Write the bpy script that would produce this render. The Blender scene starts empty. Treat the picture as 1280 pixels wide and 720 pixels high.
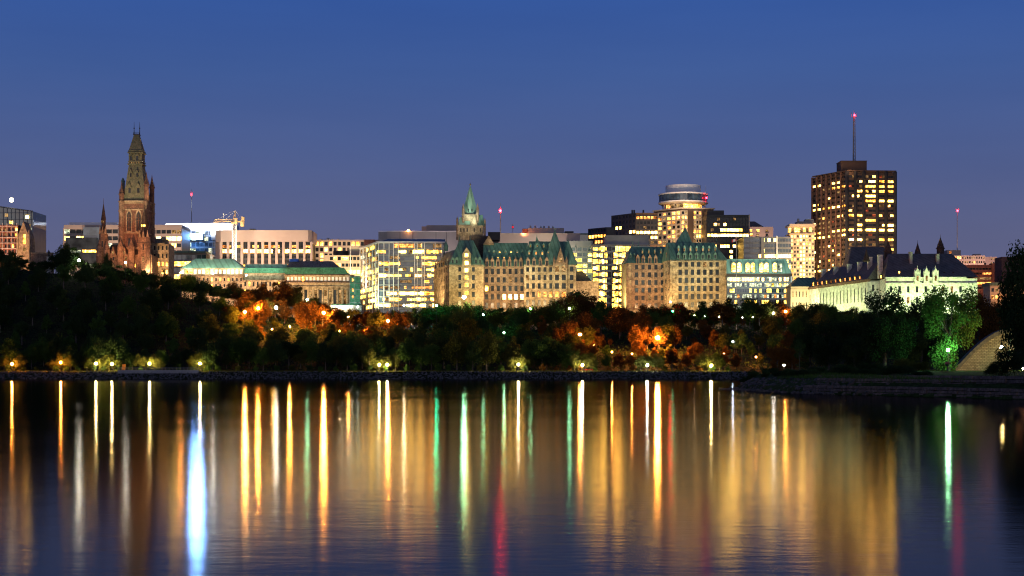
import bpy, bmesh, math, random
from mathutils import Vector, Matrix, noise as mnoise
R = math.radians
SC = bpy.context.scene
COL = SC.collection
FPX = 2000.0      # focal length in photo pixels (1280 wide)
EYE = 4.5         # eye height over the water
HZ = 460.0        # horizon row

def P(px, py, Y):
    return Vector(((px-640)*Y/FPX, Y, EYE+(HZ-py)*Y/FPX))
def X(px, Y): return (px-640)*Y/FPX
def Z(py, Y): return EYE+(HZ-py)*Y/FPX

# ------------------------------------------------------------------ materials
def mat(name):
    m = bpy.data.materials.new(name); m.use_nodes = True
    nt = m.node_tree; nt.nodes.clear()
    out = nt.nodes.new('ShaderNodeOutputMaterial')
    return m, nt, out
def nd(nt, t, **kw):
    n = nt.nodes.new(t)
    for k, v in kw.items():
        if k.startswith('i_'):
            n.inputs[k[2:].replace('_', ' ')].default_value = v
        else: setattr(n, k, v)
    return n
def ramp(nt, fac, stops):
    r = nt.nodes.new('ShaderNodeValToRGB')
    e = r.color_ramp.elements
    e[0].position, e[0].color = stops[0][0], (*stops[0][1], 1)
    e[1].position, e[1].color = stops[-1][0], (*stops[-1][1], 1)
    for p, c in stops[1:-1]:
        x = e.new(p); x.color = (*c, 1)
    nt.links.new(fac, r.inputs['Fac']); return r.outputs['Color']
def surf(name, c1, c2, scale=0.5, rough=0.85, fine=None, bump=0.0, metallic=0.0, spec=0.3, stretch=(1, 1, 1)):
    """solid material: two tones mixed by world-position noise, a finer noise on top"""
    m, nt, out = mat(name)
    g = nd(nt, 'ShaderNodeNewGeometry')
    mp = nd(nt, 'ShaderNodeMapping'); mp.inputs['Scale'].default_value = stretch
    nt.links.new(g.outputs['Position'], mp.inputs['Vector'])
    n = nd(nt, 'ShaderNodeTexNoise', i_Scale=scale, i_Detail=6.0, i_Roughness=0.65)
    nt.links.new(mp.outputs[0], n.inputs['Vector'])
    c = ramp(nt, n.outputs['Fac'], [(0.3, c1), (0.7, c2)])
    b = nd(nt, 'ShaderNodeBsdfPrincipled')
    b.inputs['Roughness'].default_value = rough; b.inputs['Metallic'].default_value = metallic
    b.inputs['Specular IOR Level'].default_value = spec
    if fine:
        n2 = nd(nt, 'ShaderNodeTexNoise', i_Scale=fine, i_Detail=2.0)
        nt.links.new(mp.outputs[0], n2.inputs['Vector'])
        mx = nd(nt, 'ShaderNodeMix', data_type='RGBA', blend_type='MULTIPLY'); mx.inputs['Factor'].default_value = 0.8
        nt.links.new(c, mx.inputs['A'])
        nt.links.new(ramp(nt, n2.outputs['Fac'], [(0.3, (0.45,)*3), (0.62, (1.15,)*3)]), mx.inputs['B'])
        c = mx.outputs['Result']
    nt.links.new(c, b.inputs['Base Color'])
    if bump:
        bp = nd(nt, 'ShaderNodeBump', i_Strength=bump, i_Distance=0.5)
        nt.links.new(n.outputs['Fac'], bp.inputs['Height']); nt.links.new(bp.outputs[0], b.inputs['Normal'])
    nt.links.new(b.outputs[0], out.inputs['Surface'])
    return m
def seamed(name, c1, c2, rough=0.6, seam=2.2, axis=(1, 0.6, 0)):
    """metal roofing: standing seams plus patina streaks"""
    m, nt, out = mat(name)
    g = nd(nt, 'ShaderNodeNewGeometry')
    mp = nd(nt, 'ShaderNodeMapping'); mp.inputs['Scale'].default_value = (1, 1, 0.25)
    nt.links.new(g.outputs['Position'], mp.inputs['Vector'])
    n = nd(nt, 'ShaderNodeTexNoise', i_Scale=0.45, i_Detail=7.0, i_Roughness=0.7)
    nt.links.new(mp.outputs[0], n.inputs['Vector'])
    c = ramp(nt, n.outputs['Fac'], [(0.32, c1), (0.7, c2)])
    dt = nd(nt, 'ShaderNodeVectorMath', operation='DOT_PRODUCT'); dt.inputs[1].default_value = axis
    nt.links.new(g.outputs['Position'], dt.inputs[0])
    s = nd(nt, 'ShaderNodeMath', operation='MULTIPLY'); s.inputs[1].default_value = 1.0/seam
    nt.links.new(dt.outputs['Value'], s.inputs[0])
    f = nd(nt, 'ShaderNodeMath', operation='FRACT'); nt.links.new(s.outputs[0], f.inputs[0])
    sm = ramp(nt, f.outputs[0], [(0.0, (0.45,)*3), (0.22, (1,)*3), (0.8, (1,)*3), (1.0, (0.5,)*3)])
    mx = nd(nt, 'ShaderNodeMix', data_type='RGBA', blend_type='MULTIPLY'); mx.inputs['Factor'].default_value = 0.75
    nt.links.new(c, mx.inputs['A']); nt.links.new(sm, mx.inputs['B'])
    b = nd(nt, 'ShaderNodeBsdfPrincipled', i_Roughness=rough)
    nt.links.new(mx.outputs['Result'], b.inputs['Base Color'])
    nt.links.new(b.outputs[0], out.inputs['Surface'])
    return m
def glass(name, col=(0.012, 0.016, 0.02), rough=0.12, spec=0.6):
    m, nt, out = mat(name)
    g = nd(nt, 'ShaderNodeNewGeometry')
    n = nd(nt, 'ShaderNodeTexNoise', i_Scale=0.22, i_Detail=3.0)
    nt.links.new(g.outputs['Position'], n.inputs['Vector'])
    c = ramp(nt, n.outputs['Fac'], [(0.35, tuple(v*0.5 for v in col)), (0.7, tuple(v*2.2 for v in col))])
    b = nd(nt, 'ShaderNodeBsdfPrincipled', i_Roughness=rough)
    b.inputs['Specular IOR Level'].default_value = spec
    nt.links.new(c, b.inputs['Base Color'])
    nt.links.new(b.outputs[0], out.inputs['Surface'])
    return m
def lit(name, cols, strength, scale=0.28, lo=0.35, hi=1.35, var=.12):
    """a lit room behind its window: emission broken up by what stands in the room"""
    m, nt, out = mat(name)
    g = nd(nt, 'ShaderNodeNewGeometry')
    n = nd(nt, 'ShaderNodeTexNoise', i_Scale=scale, i_Detail=3.0, i_Roughness=0.6)
    nt.links.new(g.outputs['Position'], n.inputs['Vector'])
    mp = nd(nt, 'ShaderNodeMapping'); mp.inputs['Scale'].default_value = (1.0, 1.0, 2.2)
    nt.links.new(g.outputs['Position'], mp.inputs['Vector'])
    n2 = nd(nt, 'ShaderNodeTexVoronoi', i_Scale=0.9); nt.links.new(mp.outputs[0], n2.inputs['Vector'])
    c = ramp(nt, n.outputs['Fac'], [(0.3, cols[0]), (0.7, cols[1])])
    s1 = ramp(nt, n.outputs['Fac'], [(0.34, (lo*.4,)*3), (0.62, (hi,)*3)])
    s2 = ramp(nt, n2.outputs['Color'], [(0.1, (var,)*3), (0.5, (.7,)*3), (0.85, (1.5,)*3)])
    mu = nd(nt, 'ShaderNodeMath', operation='MULTIPLY')
    nt.links.new(s1, mu.inputs[0]); nt.links.new(s2, mu.inputs[1])
    mu2 = nd(nt, 'ShaderNodeMath', operation='MULTIPLY'); mu2.inputs[1].default_value = strength
    nt.links.new(mu.outputs[0], mu2.inputs[0])
    e = nd(nt, 'ShaderNodeEmission'); nt.links.new(c, e.inputs['Color']); nt.links.new(mu2.outputs[0], e.inputs['Strength'])
    nt.links.new(e.outputs[0], out.inputs['Surface'])
    m.cycles.emission_sampling = 'NONE'
    return m
def lampmat(name, col, strength):
    m, nt, out = mat(name)
    e = nd(nt, 'ShaderNodeEmission', i_Strength=strength); e.inputs['Color'].default_value = (*col, 1)
    nt.links.new(e.outputs[0], out.inputs['Surface'])
    m.cycles.emission_sampling = 'FRONT'
    return m

M = {}
M['stone'] = surf('sandstone', (0.13, 0.10, 0.06), (0.44, 0.36, 0.235), 0.36, fine=1.0)
M['stone_dark'] = surf('dark_sandstone', (0.08, 0.055, 0.04), (0.30, 0.21, 0.14), 0.45, fine=1.3)
M['stone_red'] = surf('red_brown_stone', (0.08, 0.05, 0.04), (0.22, 0.12, 0.08), 0.4, fine=1.3)
M['stone_pale'] = surf('pale_granite', (0.48, 0.47, 0.43), (0.58, 0.57, 0.52), 0.12, fine=0.9)
M['concrete'] = surf('precast_concrete', (0.36, 0.30, 0.26), (0.42, 0.35, 0.30), 0.06)
M['concrete_grey'] = surf('grey_concrete', (0.24, 0.24, 0.24), (0.31, 0.31, 0.30), 0.06)
M['concrete_white'] = surf('white_painted_panel', (0.66, 0.66, 0.66), (0.74, 0.74, 0.74), 0.05)
M['brick'] = surf('red_brick', (0.16, 0.07, 0.05), (0.25, 0.11, 0.08), 0.3, fine=1.4)
M['brown'] = surf('brown_cladding', (0.075, 0.05, 0.035), (0.11, 0.075, 0.055), 0.1)
M['beige'] = surf('beige_precast', (0.42, 0.36, 0.27), (0.50, 0.43, 0.33), 0.08)
M['dark'] = surf('dark_metal', (0.02, 0.022, 0.025), (0.04, 0.042, 0.046), 0.2, rough=0.5)
M['grey_metal'] = surf('grey_metal', (0.18, 0.19, 0.2), (0.26, 0.27, 0.28), 0.2, rough=0.5)
M['white_metal'] = surf('white_paint', (0.7, 0.7, 0.68), (0.8, 0.8, 0.78), 0.2, rough=0.5)
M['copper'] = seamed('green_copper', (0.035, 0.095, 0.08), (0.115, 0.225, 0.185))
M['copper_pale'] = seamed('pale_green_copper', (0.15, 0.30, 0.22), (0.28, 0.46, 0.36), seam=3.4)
M['slate_green'] = surf('green_brown_slate', (0.10, 0.12, 0.075), (0.2, 0.19, 0.12), 0.5, fine=2.2)
M['slate_blue'] = seamed('blue_grey_roof', (0.05, 0.05, 0.05), (0.12, 0.12, 0.118), seam=2.6, axis=(1, .5, 1.3))
M['slate_dark'] = surf('dark_brown_slate', (0.035, 0.025, 0.02), (0.09, 0.065, 0.05), 0.6, fine=1.8)
M['roof_gravel'] = surf('grey_roofing', (0.12, 0.12, 0.12), (0.2, 0.19, 0.18), 0.3, fine=1.5)
M['tarp'] = surf('green_netting', (0.02, 0.10, 0.065), (0.05, 0.20, 0.13), 0.5, fine=1.2)
M['glass'] = glass('dark_window_glass', rough=.2, spec=.22)
M['glass_blue'] = glass('blue_window_glass', (0.03, 0.05, 0.07), 0.06, 1.0)
M['glass_green'] = glass('green_window_glass', (0.03, 0.07, 0.065), 0.08, 1.0)
M['lw'] = lit('lit_warm', ((1.0, 0.34, 0.035), (1.0, 0.47, 0.07)), 11.0)
M['ly'] = lit('lit_yellow', ((1.0, 0.41, 0.05), (1.0, 0.52, 0.09)), 14.0)
M['lh'] = lit('lit_white', ((1.0, 0.50, 0.075), (1.0, 0.60, 0.115)), 21.0, lo=0.9, var=.4)
M['lo'] = lit('lit_orange', ((1.0, 0.26, 0.04), (1.0, 0.42, 0.10)), 3.2)
M['lg'] = lit('lit_green_yellow', ((1.0, 0.60, 0.06), (1.0, 0.62, 0.09)), 10.0)
M['ld'] = lit('lit_dim', ((0.9, 0.42, 0.12), (1.0, 0.62, 0.25)), 0.6)
M['lr'] = lit('lit_red', ((1.0, 0.10, 0.05), (1.0, 0.3, 0.1)), 1.0)
M['lc'] = lit('lit_cool', ((0.6, 0.78, 0.55), (0.95, 0.88, 0.5)), 1.8)

# ------------------------------------------------------------------ mesh builder
class MB:
    def __init__(s): s.v = []; s.f = []; s.mi = []; s.cur = 0
    def quad(s, *pts):
        n = len(s.v); s.v += [tuple(p) for p in pts]; s.f.append(tuple(range(n, n+len(pts)))); s.mi.append(s.cur); return s
    def hexa(s, b, t):
        """closed box from four bottom and four top corners (counter-clockwise from above)"""
        n = len(s.v); s.v += [tuple(p) for p in b]+[tuple(p) for p in t]
        fs = [(3, 2, 1, 0), (4, 5, 6, 7)]+[(i, (i+1) % 4, 4+(i+1) % 4, 4+i) for i in range(4)]
        s.f += [tuple(n+i for i in f) for f in fs]; s.mi += [s.cur]*6; return s
    def box(s, x0, x1, y0, y1, z0, z1):
        return s.hexa([(x0, y0, z0), (x1, y0, z0), (x1, y1, z0), (x0, y1, z0)], [(x0, y0, z1), (x1, y0, z1), (x1, y1, z1), (x0, y1, z1)])
    def prism(s, poly, z0, z1, top=None):
        """poly: list of (x,y) ccw; top: optional other ring for the upper end"""
        top = top or poly; k = len(poly); n = len(s.v)
        s.v += [(p[0], p[1], z0) for p in poly]+[(p[0], p[1], z1) for p in top]
        s.f.append(tuple(n+i for i in reversed(range(k)))); s.f.append(tuple(n+k+i for i in range(k)))
        s.f += [(n+i, n+(i+1) % k, n+k+(i+1) % k, n+k+i) for i in range(k)]; s.mi += [s.cur]*(k+2); return s
    def cone(s, poly, z0, apex):
        k = len(poly); n = len(s.v)
        s.v += [(p[0], p[1], z0) for p in poly]+[tuple(apex)]
        s.f.append(tuple(n+i for i in reversed(range(k)))); s.f += [(n+i, n+(i+1) % k, n+k) for i in range(k)]; s.mi += [s.cur]*(k+1); return s
    def bar(s, a, b, w, w2=None, k=4):
        a = Vector(a); b = Vector(b); d = b-a
        if d.length < 1e-6: return s
        d.normalize(); u = d.orthogonal().normalized(); w_ = d.cross(u); w2 = w if w2 is None else w2
        n = len(s.v)
        for p, r in ((a, w), (b, w2)):
            for i in range(k):
                t = 2*math.pi*(i+.5)/k
                s.v.append(tuple(p+(u*math.cos(t)+w_*math.sin(t))*r))
        s.f.append(tuple(n+i for i in reversed(range(k)))); s.f.append(tuple(n+k+i for i in range(k)))
        s.f += [(n+i, n+(i+1) % k, n+k+(i+1) % k, n+k+i) for i in range(k)]; s.mi += [s.cur]*(k+2); return s
    def ball(s, c, r, seg=10, rings=6, sq=1.0):
        n = len(s.v); c = Vector(c)
        for j in range(1, rings):
            t = math.pi*j/rings
            for i in range(seg):
                a = 2*math.pi*i/seg
                s.v.append((c.x+r*math.sin(t)*math.cos(a), c.y+r*math.sin(t)*math.sin(a), c.z+r*sq*math.cos(t)))
        top = len(s.v); s.v.append((c.x, c.y, c.z+r*sq)); s.v.append((c.x, c.y, c.z-r*sq))
        for j in range(rings-2):
            for i in range(seg):
                s.f.append((n+j*seg+i, n+(j+1)*seg+i, n+(j+1)*seg+(i+1) % seg, n+j*seg+(i+1) % seg)); s.mi.append(s.cur)
        for i in range(seg):
            s.f.append((top, n+i, n+(i+1) % seg)); s.f.append((top+1, n+(rings-2)*seg+(i+1) % seg, n+(rings-2)*seg+i)); s.mi += [s.cur]*2
        return s
    def mesh(s, name, mats, origin=(0, 0, 0), smooth=False):
        me = bpy.data.meshes.new(name); o = origin
        me.from_pydata([(p[0]-o[0], p[1]-o[1], p[2]-o[2]) for p in s.v], [], s.f)
        for m in (mats if isinstance(mats, (list, tuple)) else [mats]): me.materials.append(m)
        if any(s.mi): me.polygons.foreach_set('material_index', s.mi)
        if smooth: me.polygons.foreach_set('use_smooth', [True]*len(s.f))
        me.update(); return me
    def build(s, name, mats, parent=None, label=None, smooth=False):
        if not s.v: return None
        o = bpy.data.objects.new(name, s.mesh(name, mats, parent.location if parent else (0, 0, 0), smooth)); COL.objects.link(o)
        if parent: o.parent = parent
        if label: o['label'] = label
        return o
def tag(o, label, cat, group=None, kind=None):
    if label: o['label'] = label
    if cat: o['category'] = cat
    if group: o['group'] = group
    if kind: o['kind'] = kind
    return o
def struct(o): o['kind'] = 'structure'; return o
def empty(name, loc, label, cat, group=None):
    o = bpy.data.objects.new(name, None); COL.objects.link(o); o.location = loc; o.empty_display_size = 1
    return tag(o, label, cat, group)
def link(name, me, parent, loc, rz=0.0, label=None):
    o = bpy.data.objects.new(name, me); COL.objects.link(o); o.parent = parent
    o.location = loc; o.rotation_euler = (0, 0, rz)
    if label: o['label'] = label
    return o
def ngon(cx, cy, r, k=8, rot=None, ry=None):
    rot = math.pi/k if rot is None else rot
    return [(cx+r*math.cos(rot+2*math.pi*i/k), cy+(ry or r)*math.sin(rot+2*math.pi*i/k)) for i in range(k)]
# ------------------------------------------------------------------ render, camera, sky
SC.render.engine = 'CYCLES'
SC.cycles.use_denoising = True
SC.cycles.use_light_tree = True
SC.cycles.pixel_filter_type = 'BLACKMAN_HARRIS'; SC.cycles.filter_width = 1.15
SC.cycles.sample_clamp_indirect = 40.0
SC.cycles.max_bounces = 5
SC.cycles.diffuse_bounces = 2
SC.cycles.glossy_bounces = 3
SC.cycles.caustics_reflective = False
SC.cycles.caustics_refractive = False
vs = SC.view_settings
SC.display_settings.display_device = 'sRGB'
vs.view_transform = 'Standard'; vs.look = 'None'; vs.exposure = 0.0; vs.gamma = 1.0; vs.use_curve_mapping = False
cd = bpy.data.cameras.new('camera'); cam = bpy.data.objects.new('camera', cd); COL.objects.link(cam)
cd.sensor_fit = 'HORIZONTAL'; cd.sensor_width = 36.0; cd.lens = FPX/1280*36.0
cd.shift_y = (HZ-360)/1280.0; cd.clip_start = 0.5; cd.clip_end = 20000
cam.location = (0, 0, EYE); cam.rotation_euler = (R(90), 0, 0); SC.camera = cam

SUN_EL, SUN_ROT = R(1.5), R(180)      # the last glow of the sun, low behind the photographer
w = bpy.data.worlds.new('World'); SC.world = w; w.use_nodes = True
nt = w.node_tree; nt.nodes.clear()
wo = nd(nt, 'ShaderNodeOutputWorld'); bg = nd(nt, 'ShaderNodeBackground', i_Strength=0.1)
sky = nd(nt, 'ShaderNodeTexSky', sky_type='NISHITA', sun_disc=False, sun_elevation=SUN_EL, sun_rotation=SUN_ROT, air_density=1.0, dust_density=0.3, ozone_density=6.0)
tc = nd(nt, 'ShaderNodeTexCoord'); sx = nd(nt, 'ShaderNodeSeparateXYZ')
nt.links.new(tc.outputs['Generated'], sx.inputs[0])
dusk = ramp(nt, sx.outputs['Z'], [(0.0, (1.62, 1.5, 2.55)), (0.08, (1.24, 1.34, 2.65)), (0.13, (.88, 1.24, 3.0)), (0.18, (0.60, 1.18, 3.4)), (0.23, (0.40, 1.06, 3.75)), (0.6, (0.24, 0.5, 1.7))])
mx = nd(nt, 'ShaderNodeMix', data_type='RGBA', blend_type='MIX'); mx.inputs['Factor'].default_value = 0.85
nt.links.new(sky.outputs[0], mx.inputs['A']); nt.links.new(dusk, mx.inputs['B'])
mpn = nd(nt, 'ShaderNodeMapping'); mpn.inputs['Scale'].default_value = (2.0, 2.0, 14.0); nt.links.new(tc.outputs['Generated'], mpn.inputs['Vector'])
nz = nd(nt, 'ShaderNodeTexNoise', i_Scale=1.6, i_Detail=4.0, i_Roughness=.55); nt.links.new(mpn.outputs[0], nz.inputs['Vector'])
mv = nd(nt, 'ShaderNodeMix', data_type='RGBA', blend_type='MULTIPLY'); mv.inputs['Factor'].default_value = 1.0
nt.links.new(mx.outputs['Result'], mv.inputs['A']); nt.links.new(ramp(nt, nz.outputs['Fac'], [(.3, (.94, .95, .965)), (.7, (1.06, 1.05, 1.035))]), mv.inputs['B']); mx = mv
nt.links.new(mx.outputs['Result'], bg.inputs['Color']); nt.links.new(bg.outputs[0], wo.inputs['Surface'])
sl = bpy.data.lights.new('sun', 'SUN'); so = bpy.data.objects.new('sun', sl); COL.objects.link(so)
sl.energy = 0.45; sl.angle = R(40); sl.color = (1.0, 0.85, 0.75)
so.rotation_euler = (R(90)-SUN_EL, 0, 0)    # shines along +Y

# ------------------------------------------------------------------ water
def water():
    m, nt, out = mat('river_water')
    g = nd(nt, 'ShaderNodeNewGeometry')
    mp = nd(nt, 'ShaderNodeMapping'); mp.inputs['Scale'].default_value = (0.45, 1.0, 1.0)
    nt.links.new(g.outputs['Position'], mp.inputs['Vector'])
    n1 = nd(nt, 'ShaderNodeTexNoise', i_Scale=2.2, i_Detail=3.0, i_Roughness=0.55)
    nt.links.new(mp.outputs[0], n1.inputs['Vector'])
    b1 = nd(nt, 'ShaderNodeBump', i_Strength=0.022, i_Distance=0.22); nt.links.new(n1.outputs['Fac'], b1.inputs['Height'])
    n3 = nd(nt, 'ShaderNodeTexNoise', i_Scale=0.5, i_Detail=2.0); nt.links.new(mp.outputs[0], n3.inputs['Vector'])
    b3 = nd(nt, 'ShaderNodeBump', i_Strength=0.009, i_Distance=0.8); nt.links.new(n3.outputs['Fac'], b3.inputs['Height']); nt.links.new(b3.outputs[0], b1.inputs['Normal'])
    gl = nd(nt, 'ShaderNodeBsdfGlossy', distribution='BECKMANN', i_Roughness=0.14); gl.inputs['Color'].default_value = (.58, .565, .57, 1)
    nt.links.new(b1.outputs[0], gl.inputs['Normal'])
    mp2 = nd(nt, 'ShaderNodeMapping'); mp2.inputs['Scale'].default_value = (0.006, 0.035, 1.0)
    nt.links.new(g.outputs['Position'], mp2.inputs['Vector'])
    n2 = nd(nt, 'ShaderNodeTexNoise', i_Scale=1.0, i_Detail=3.0); nt.links.new(mp2.outputs[0], n2.inputs['Vector'])
    mr = nd(nt, 'ShaderNodeMapRange'); mr.inputs['From Min'].default_value = .3; mr.inputs['From Max'].default_value = .7; mr.inputs['To Min'].default_value = WR[0]; mr.inputs['To Max'].default_value = WR[1]
    nt.links.new(n2.outputs['Fac'], mr.inputs['Value']); nt.links.new(mr.outputs[0], gl.inputs['Roughness'])
    df = nd(nt, 'ShaderNodeBsdfDiffuse'); df.inputs['Color'].default_value = (0.004, 0.006, 0.008, 1)
    fr = nd(nt, 'ShaderNodeFresnel', i_IOR=1.33)
    mxs = nd(nt, 'ShaderNodeMixShader'); nt.links.new(fr.outputs[0], mxs.inputs['Fac'])
    nt.links.new(df.outputs[0], mxs.inputs[1]); nt.links.new(gl.outputs[0], mxs.inputs[2])
    nt.links.new(mxs.outputs[0], out.inputs['Surface'])
    mb = MB(); mb.quad((-2500, -60, 0), (2500, -60, 0), (2500, 1000, 0), (-2500, 1000, 0))
    struct(mb.build('river_water', m))
WR = (0.108, 0.135)
water()

# ------------------------------------------------------------------ land across the river
def lerp_tab(tab, x):
    if x <= tab[0][0]: return tab[0][1]
    for (a, va), (b, vb) in zip(tab, tab[1:]):
        if x <= b: return va+(vb-va)*(x-a)/(b-a)
    return tab[-1][1]
SHORE, CREST = 640.0, 768.0
TREELINE = [(-200, 300), (0, 308), (20, 313), (40, 322), (60, 326), (72, 307), (95, 306), (108, 313), (122, 325), (150, 331), (190, 337), (215, 341), (235, 338), (255, 345), (270, 350), (300, 351), (320, 353), (345, 347), (362, 345), (372, 352), (385, 362), (400, 373), (415, 381), (450, 386), (480, 386), (520, 382), (545, 383), (560, 376), (590, 377), (620, 379), (650, 381), (680, 379), (700, 366), (715, 362), (735, 366), (755, 372), (780, 381), (800, 379), (830, 378), (860, 375), (880, 374), (900, 369), (930, 366), (960, 369), (985, 373), (1000, 377), (1020, 373), (1050, 380), (1120, 386), (1500, 388)]
CREST_ROW = [(-400, 322), (0, 334), (100, 346), (180, 362), (240, 374), (320, 388), (400, 404), (500, 412), (900, 412), (1300, 414)]
def crest_z(x): return Z(lerp_tab(CREST_ROW, 640+x*FPX/CREST), CREST)
def ground(x, y):
    zc = crest_z(x)
    if y <= SHORE: return max(-2.5, (y-SHORE)*0.4)
    if y < SHORE+6: return 3.0*(y-SHORE)/6
    if y < SHORE+20: return 3.0+0.2*(y-SHORE-6)/14
    if y < CREST:
        t = (y-SHORE-20)/(CREST-SHORE-20); t = t*t*(3-2*t)*0.55+t*0.45
        return 3.2+(zc-3.2)*t+1.2*mnoise.noise(Vector((x*0.03, y*0.03, 0)))*min(1, 4*t*(1-t))
    return zc
def terrain():
    m = surf('ground_cover', (0.012, 0.016, 0.008), (0.035, 0.04, 0.018), 0.3, rough=1.0, fine=1.2, spec=0.05)
    ys = [628, 634, 640, 642, 644, 646, 650, 655, 660]+list(range(666, 768, 6))+[768, 780, 820, 900, 1000, 1200, 1600]
    xs = list(range(-900, 901, 9)); v = []; f = []
    for y in ys:
        for x in xs: v.append((x, y, ground(x, y)))
    n = len(xs)
    for j in range(len(ys)-1):
        for i in range(n-1): f.append((j*n+i, j*n+i+1, (j+1)*n+i+1, (j+1)*n+i))
    me = bpy.data.meshes.new('hillside'); me.from_pydata(v, [], f); me.materials.append(m)
    me.polygons.foreach_set('use_smooth', [True]*len(f))
    o = bpy.data.objects.new('hillside', me); COL.objects.link(o); struct(o)
terrain()
def strip(name, m, x0, x1, y0, y1, dz, step=6.0):
    mb = MB(); x = x0
    while x < x1:
        b = min(x+step, x1)
        mb.quad((x, y0, ground(x, y0)+dz), (b, y0, ground(b, y0)+dz), (b, y1, ground(b, y1)+dz), (x, y1, ground(x, y1)+dz)); x = b
    return mb.build(name, m)
M['gravel'] = surf('pale_stone_dust', (0.30, 0.27, 0.2), (0.4, 0.36, 0.27), 0.8, fine=3)
M['grass'] = surf('mown_grass', (0.04, 0.07, 0.015), (0.07, 0.11, 0.03), 0.7, rough=1, fine=3, spec=0.05)
M['rock'] = surf('grey_rock', (0.05, 0.05, 0.056), (0.14, 0.14, 0.15), 0.6, fine=2)
M['rock_dark'] = surf('dark_rock', (0.05, 0.045, 0.04), (0.13, 0.11, 0.09), 0.6, fine=2)
struct(strip('riverside_path', M['gravel'], -260, 96, 647.4, 650.4, 0.05))
# riprap along the bank
_ico = bmesh.new(); bmesh.ops.create_icosphere(_ico, subdivisions=1, radius=1.0)
ICOV = [v.co.copy() for v in _ico.verts]; ICOF = [tuple(v.index for v in f.verts) for f in _ico.faces]; _ico.free()
def rocks(mb, rng, c, r):
    n = len(mb.v); s = [r*rng.uniform(.7, 1.25) for _ in range(3)]; off = Vector((rng.random()*99, rng.random()*99, 0))
    rot = Matrix.Rotation(rng.random()*6.3, 3, Vector((rng.random()-.5, rng.random()-.5, rng.random()-.5)).normalized())
    for v in ICOV:
        q = rot @ Vector((v.x*s[0], v.y*s[1], v.z*s[2]*.75))*(1+.28*mnoise.noise(v*1.7+off))
        mb.v.append((c[0]+q.x, c[1]+q.y, c[2]+q.z))
    mb.f += [tuple(n+i for i in f) for f in ICOF]; mb.mi += [0]*len(ICOF)
rng = random.Random(5)
mb = MB()
for i in range(5200):
    x = rng.uniform(-265, 98); y = rng.uniform(639.6, 646.0)
    rocks(mb, rng, (x, y, ground(x, y)+0.05), rng.uniform(0.18, 0.42))
o = mb.build('rock_bank', M['rock']); tag(o, 'loose grey rocks piled along the far waterline', 'rocks', kind='stuff')

# ------------------------------------------------------------------ the near point of land on the right
EDGE = [(46.3, 333), (47.5, 312), (50.6, 281), (55.0, 270), (60.0, 262), (68.0, 243), (74.0, 225), (82, 205), (95, 180)]
POLY = EDGE+[(140, 160), (330, 160), (330, 655), (97, 655), (84, 560), (70, 450), (60, 390), (51, 350)]
def resample(pts, d, closed):
    out = []; k = len(pts)
    for i in range(k if closed else k-1):
        a = Vector(pts[i]); b = Vector(pts[(i+1) % k]); n = max(1, int((b-a).length/d))
        for j in range(n): out.append(tuple(a+(b-a)*j/n))
    if not closed: out.append(tuple(pts[-1]))
    return out
def offset_in(ring, d):
    k = len(ring); out = []
    for i in range(k):
        a = Vector(ring[i-1]); b = Vector(ring[(i+1) % k]); t = (b-a).normalized(); nrm = Vector((-t.y, t.x))
        out.append((ring[i][0]+nrm.x*d, ring[i][1]+nrm.y*d))
    return out
def point_z(x, y):
    """height of the near point of land"""
    d = 1e9
    for (ax, ay), (bx, by) in zip(POLY, POLY[1:]+POLY[:1]):
        a = Vector((ax, ay)); b = Vector((bx, by)); p = Vector((x, y)); t = max(0, min(1, (p-a).dot(b-a)/(b-a).length_squared))
        d = min(d, (a+(b-a)*t-p).length)
    return lerp_tab([(0, -.6), (0.8, 0.9), (2.4, 1.6), (5, 3.0), (25, 3.9)], d)
def near_land():
    m = surf('near_lawn', (0.02, 0.032, 0.01), (0.055, 0.085, 0.02), 0.5, rough=1.0, fine=2.5, spec=0.05)
    ring = resample(POLY, 5.0, True)
    bm = bmesh.new(); rings = []
    for d, z in ((0, -.6), (0.8, 0.9), (2.4, 1.6), (5.0, 3.0), (12, 3.4), (22, 3.9)):
        rings.append([bm.verts.new((p[0], p[1], z+(0.25*mnoise.noise(Vector((p[0]*.3, p[1]*.3, 3))) if d else 0))) for p in offset_in(ring, d)])
    k = len(ring)
    for a, b in zip(rings, rings[1:]):
        for i in range(k): bm.faces.new((a[i], a[(i+1) % k], b[(i+1) % k], b[i]))
    f = bm.faces.new(rings[-1]); bmesh.ops.triangulate(bm, faces=[f])
    me = bpy.data.meshes.new('near_shore'); bm.to_mesh(me); bm.free(); me.materials.append(m)
    me.polygons.foreach_set('use_smooth', [True]*len(me.polygons))
    o = bpy.data.objects.new('near_shore', me); COL.objects.link(o); struct(o)
near_land()
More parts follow.
